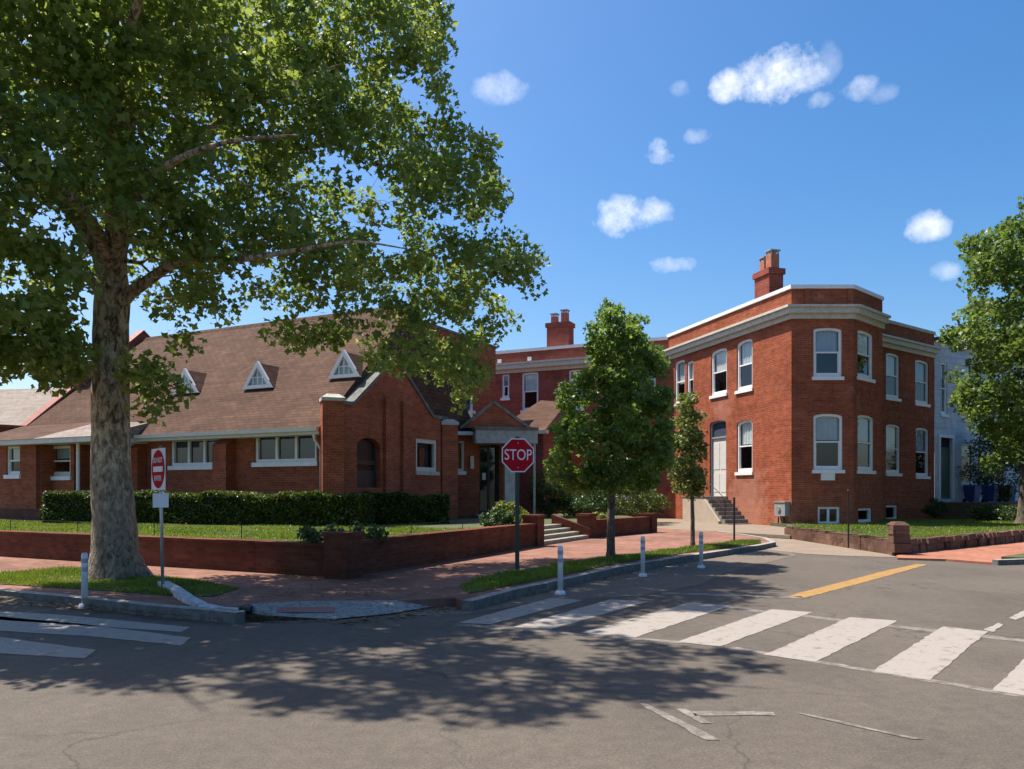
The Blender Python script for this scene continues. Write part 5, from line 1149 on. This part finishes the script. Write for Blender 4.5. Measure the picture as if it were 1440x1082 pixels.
# dry leaves gathered on the gutters, verge and paving
M['leaf_dry'] = leafmat('dry leaves', (.10, .055, .02), (.30, .19, .07), .15, .8)
def litter(px_poly, z, n, sl=0):
    out = []
    while len(out) < n:
        x, y = rng.uniform(min(p[0] for p in px_poly), max(p[0] for p in px_poly)), rng.uniform(min(p[1] for p in px_poly), max(p[1] for p in px_poly))
        if inpoly(px_poly, np.array([x]), np.array([y]))[0]: out.append(G(x, y, z))
    return out
lt = litter([(-200, 800), (0, 832), (340, 863), (300, 872), (0, 850), (-200, 825)], .055, 520)+litter([(345, 861), (470, 869), (640, 850), (700, 835), (790, 818), (960, 788), (1060, 772), (980, 792), (800, 828), (660, 858), (470, 880)], .012, 420)+litter([(0, 800), (200, 806), (330, 826), (480, 822), (640, 836), (470, 844), (330, 842), (0, 818)], .15, 420)
tag(leaves_mesh('fallen_leaves', lt, .06, M['leaf_dry'], up=5), 'small dry brown leaves scattered along the gutters and paving', 'leaf litter', kind='stuff')

# ================================================================== SKY, SUN, CAMERA
w = bpy.data.worlds.new('World'); S.world = w; w.use_nodes = True; nt = w.node_tree; bg = nt.nodes['Background']
sky = nt.nodes.new('ShaderNodeTexSky'); sky.sky_type = 'NISHITA'; sky.sun_disc = False; sky.sun_elevation = SUN_EL
sky.sun_rotation = math.atan2(SUN_AZ[0], SUN_AZ[1]); sky.air_density = 1.0; sky.dust_density = 1.9; sky.ozone_density = 3.0; sky.altitude = 0
tc = nt.nodes.new('ShaderNodeTexCoord'); sx = nt.nodes.new('ShaderNodeSeparateXYZ'); nt.links.new(tc.outputs['Generated'], sx.inputs[0])
def MT(op, a, b=None, clamp=False):
    n = nt.nodes.new('ShaderNodeMath'); n.operation = op; n.use_clamp = clamp
    for i, q in enumerate((a, b)):
        if q is None: continue
        if isinstance(q, (int, float)): n.inputs[i].default_value = q
        else: nt.links.new(q, n.inputs[i])
    return n.outputs[0]
az = MT('ARCTAN2', sx.outputs[0], sx.outputs[1]); el = MT('ARCSINE', sx.outputs[2])
cn = nt.nodes.new('ShaderNodeTexNoise'); cn.inputs['Scale'].default_value = 34; cn.inputs['Detail'].default_value = 7; cn.inputs['Roughness'].default_value = .66; nt.links.new(tc.outputs['Generated'], cn.inputs['Vector'])
c2 = nt.nodes.new('ShaderNodeTexNoise'); c2.inputs['Scale'].default_value = 13; c2.inputs['Detail'].default_value = 5; nt.links.new(tc.outputs['Generated'], c2.inputs['Vector'])
nz = MT('ADD', MT('MULTIPLY', MT('SUBTRACT', cn.outputs['Fac'], .5), 3.1), MT('MULTIPLY', MT('SUBTRACT', c2.outputs['Fac'], .5), 3.2))
acc = None
for px, py, rx, ry, dens in ((1085, 107, 62, 32, 1.0), (1030, 118, 30, 20, .9), (1128, 108, 34, 20, .7), (708, 126, 42, 17, .45), (928, 214, 27, 17, .75), (980, 192, 24, 11, .4), (872, 306, 42, 26, .85), (922, 298, 30, 18, .6), (945, 372, 34, 11, .5), (1210, 126, 28, 15, .5), (1155, 142, 20, 11, .45), (1305, 318, 26, 20, .65), (1330, 384, 22, 14, .4), (957, 126, 14, 10, .25), (1240, 130, 24, 12, .22), (1165, 90, 16, 22, .22), (1380, 200, 26, 12, .0)):
    a0 = math.atan2(px-720, FOC); e0 = math.atan2(HOR-py, math.hypot(FOC, px-720)); sc = 1/FOC*math.cos(a0)
    X = MT('MULTIPLY', MT('SUBTRACT', az, a0), 1/(rx*sc*1.0)); Yy = MT('MULTIPLY', MT('SUBTRACT', el, e0), 1/(ry*sc))
    r2 = MT('ADD', MT('MULTIPLY', X, X), MT('MULTIPLY', Yy, Yy)); f = MT('ADD', MT('SUBTRACT', 1.0, r2), nz)
    f = MT('MULTIPLY', MT('MULTIPLY', f, .48, True), dens); acc = f if acc is None else MT('MAXIMUM', acc, f)
hs_ = nt.nodes.new('ShaderNodeHueSaturation'); hs_.inputs['Saturation'].default_value = 1.37; hs_.inputs['Hue'].default_value = .500; nt.links.new(sky.outputs[0], hs_.inputs['Color'])
cm = nt.nodes.new('ShaderNodeMix'); cm.data_type = 'RGBA'; nt.links.new(acc, cm.inputs[0]); nt.links.new(hs_.outputs[0], cm.inputs[6]); cr = ramp(nt, cn.outputs['Fac'], [(.35, (7.4, 7.5, 7.9)), (.6, (8.8, 8.7, 8.6))]); nt.links.new(cr, cm.inputs[7])
nt.links.new(cm.outputs[2], bg.inputs[0]); bg.inputs[1].default_value = .093
sl = bpy.data.lights.new('sun', 'SUN'); sl.energy = 4.6; sl.angle = math.radians(.55); sl.color = (1, .93, .82)
so = bpy.data.objects.new('sun', sl); COL.objects.link(so)
sd = Vector((SUN_AZ[0]*math.cos(SUN_EL), SUN_AZ[1]*math.cos(SUN_EL), math.sin(SUN_EL))); so.rotation_euler = sd.to_track_quat('Z', 'Y').to_euler(); so.location = sd*60
cam = bpy.data.cameras.new('camera'); co_ = bpy.data.objects.new('camera', cam); COL.objects.link(co_); co_.location = (0, 0, CZ); co_.rotation_euler = (math.pi/2, 0, 0)
cam.sensor_width = 36; cam.lens = FOC/1440*36; cam.shift_y = (HOR-541)/1440; cam.clip_end = 3000; cam.clip_start = .1; S.camera = co_
S.view_settings.view_transform = 'Standard'; S.view_settings.look = 'None'; S.view_settings.exposure = 1.0; S.view_settings.gamma = 1
S.render.engine = 'CYCLES'; S.cycles.max_bounces = 7; S.cycles.transparent_max_bounces = 12; S.render.filter_size = 1.7
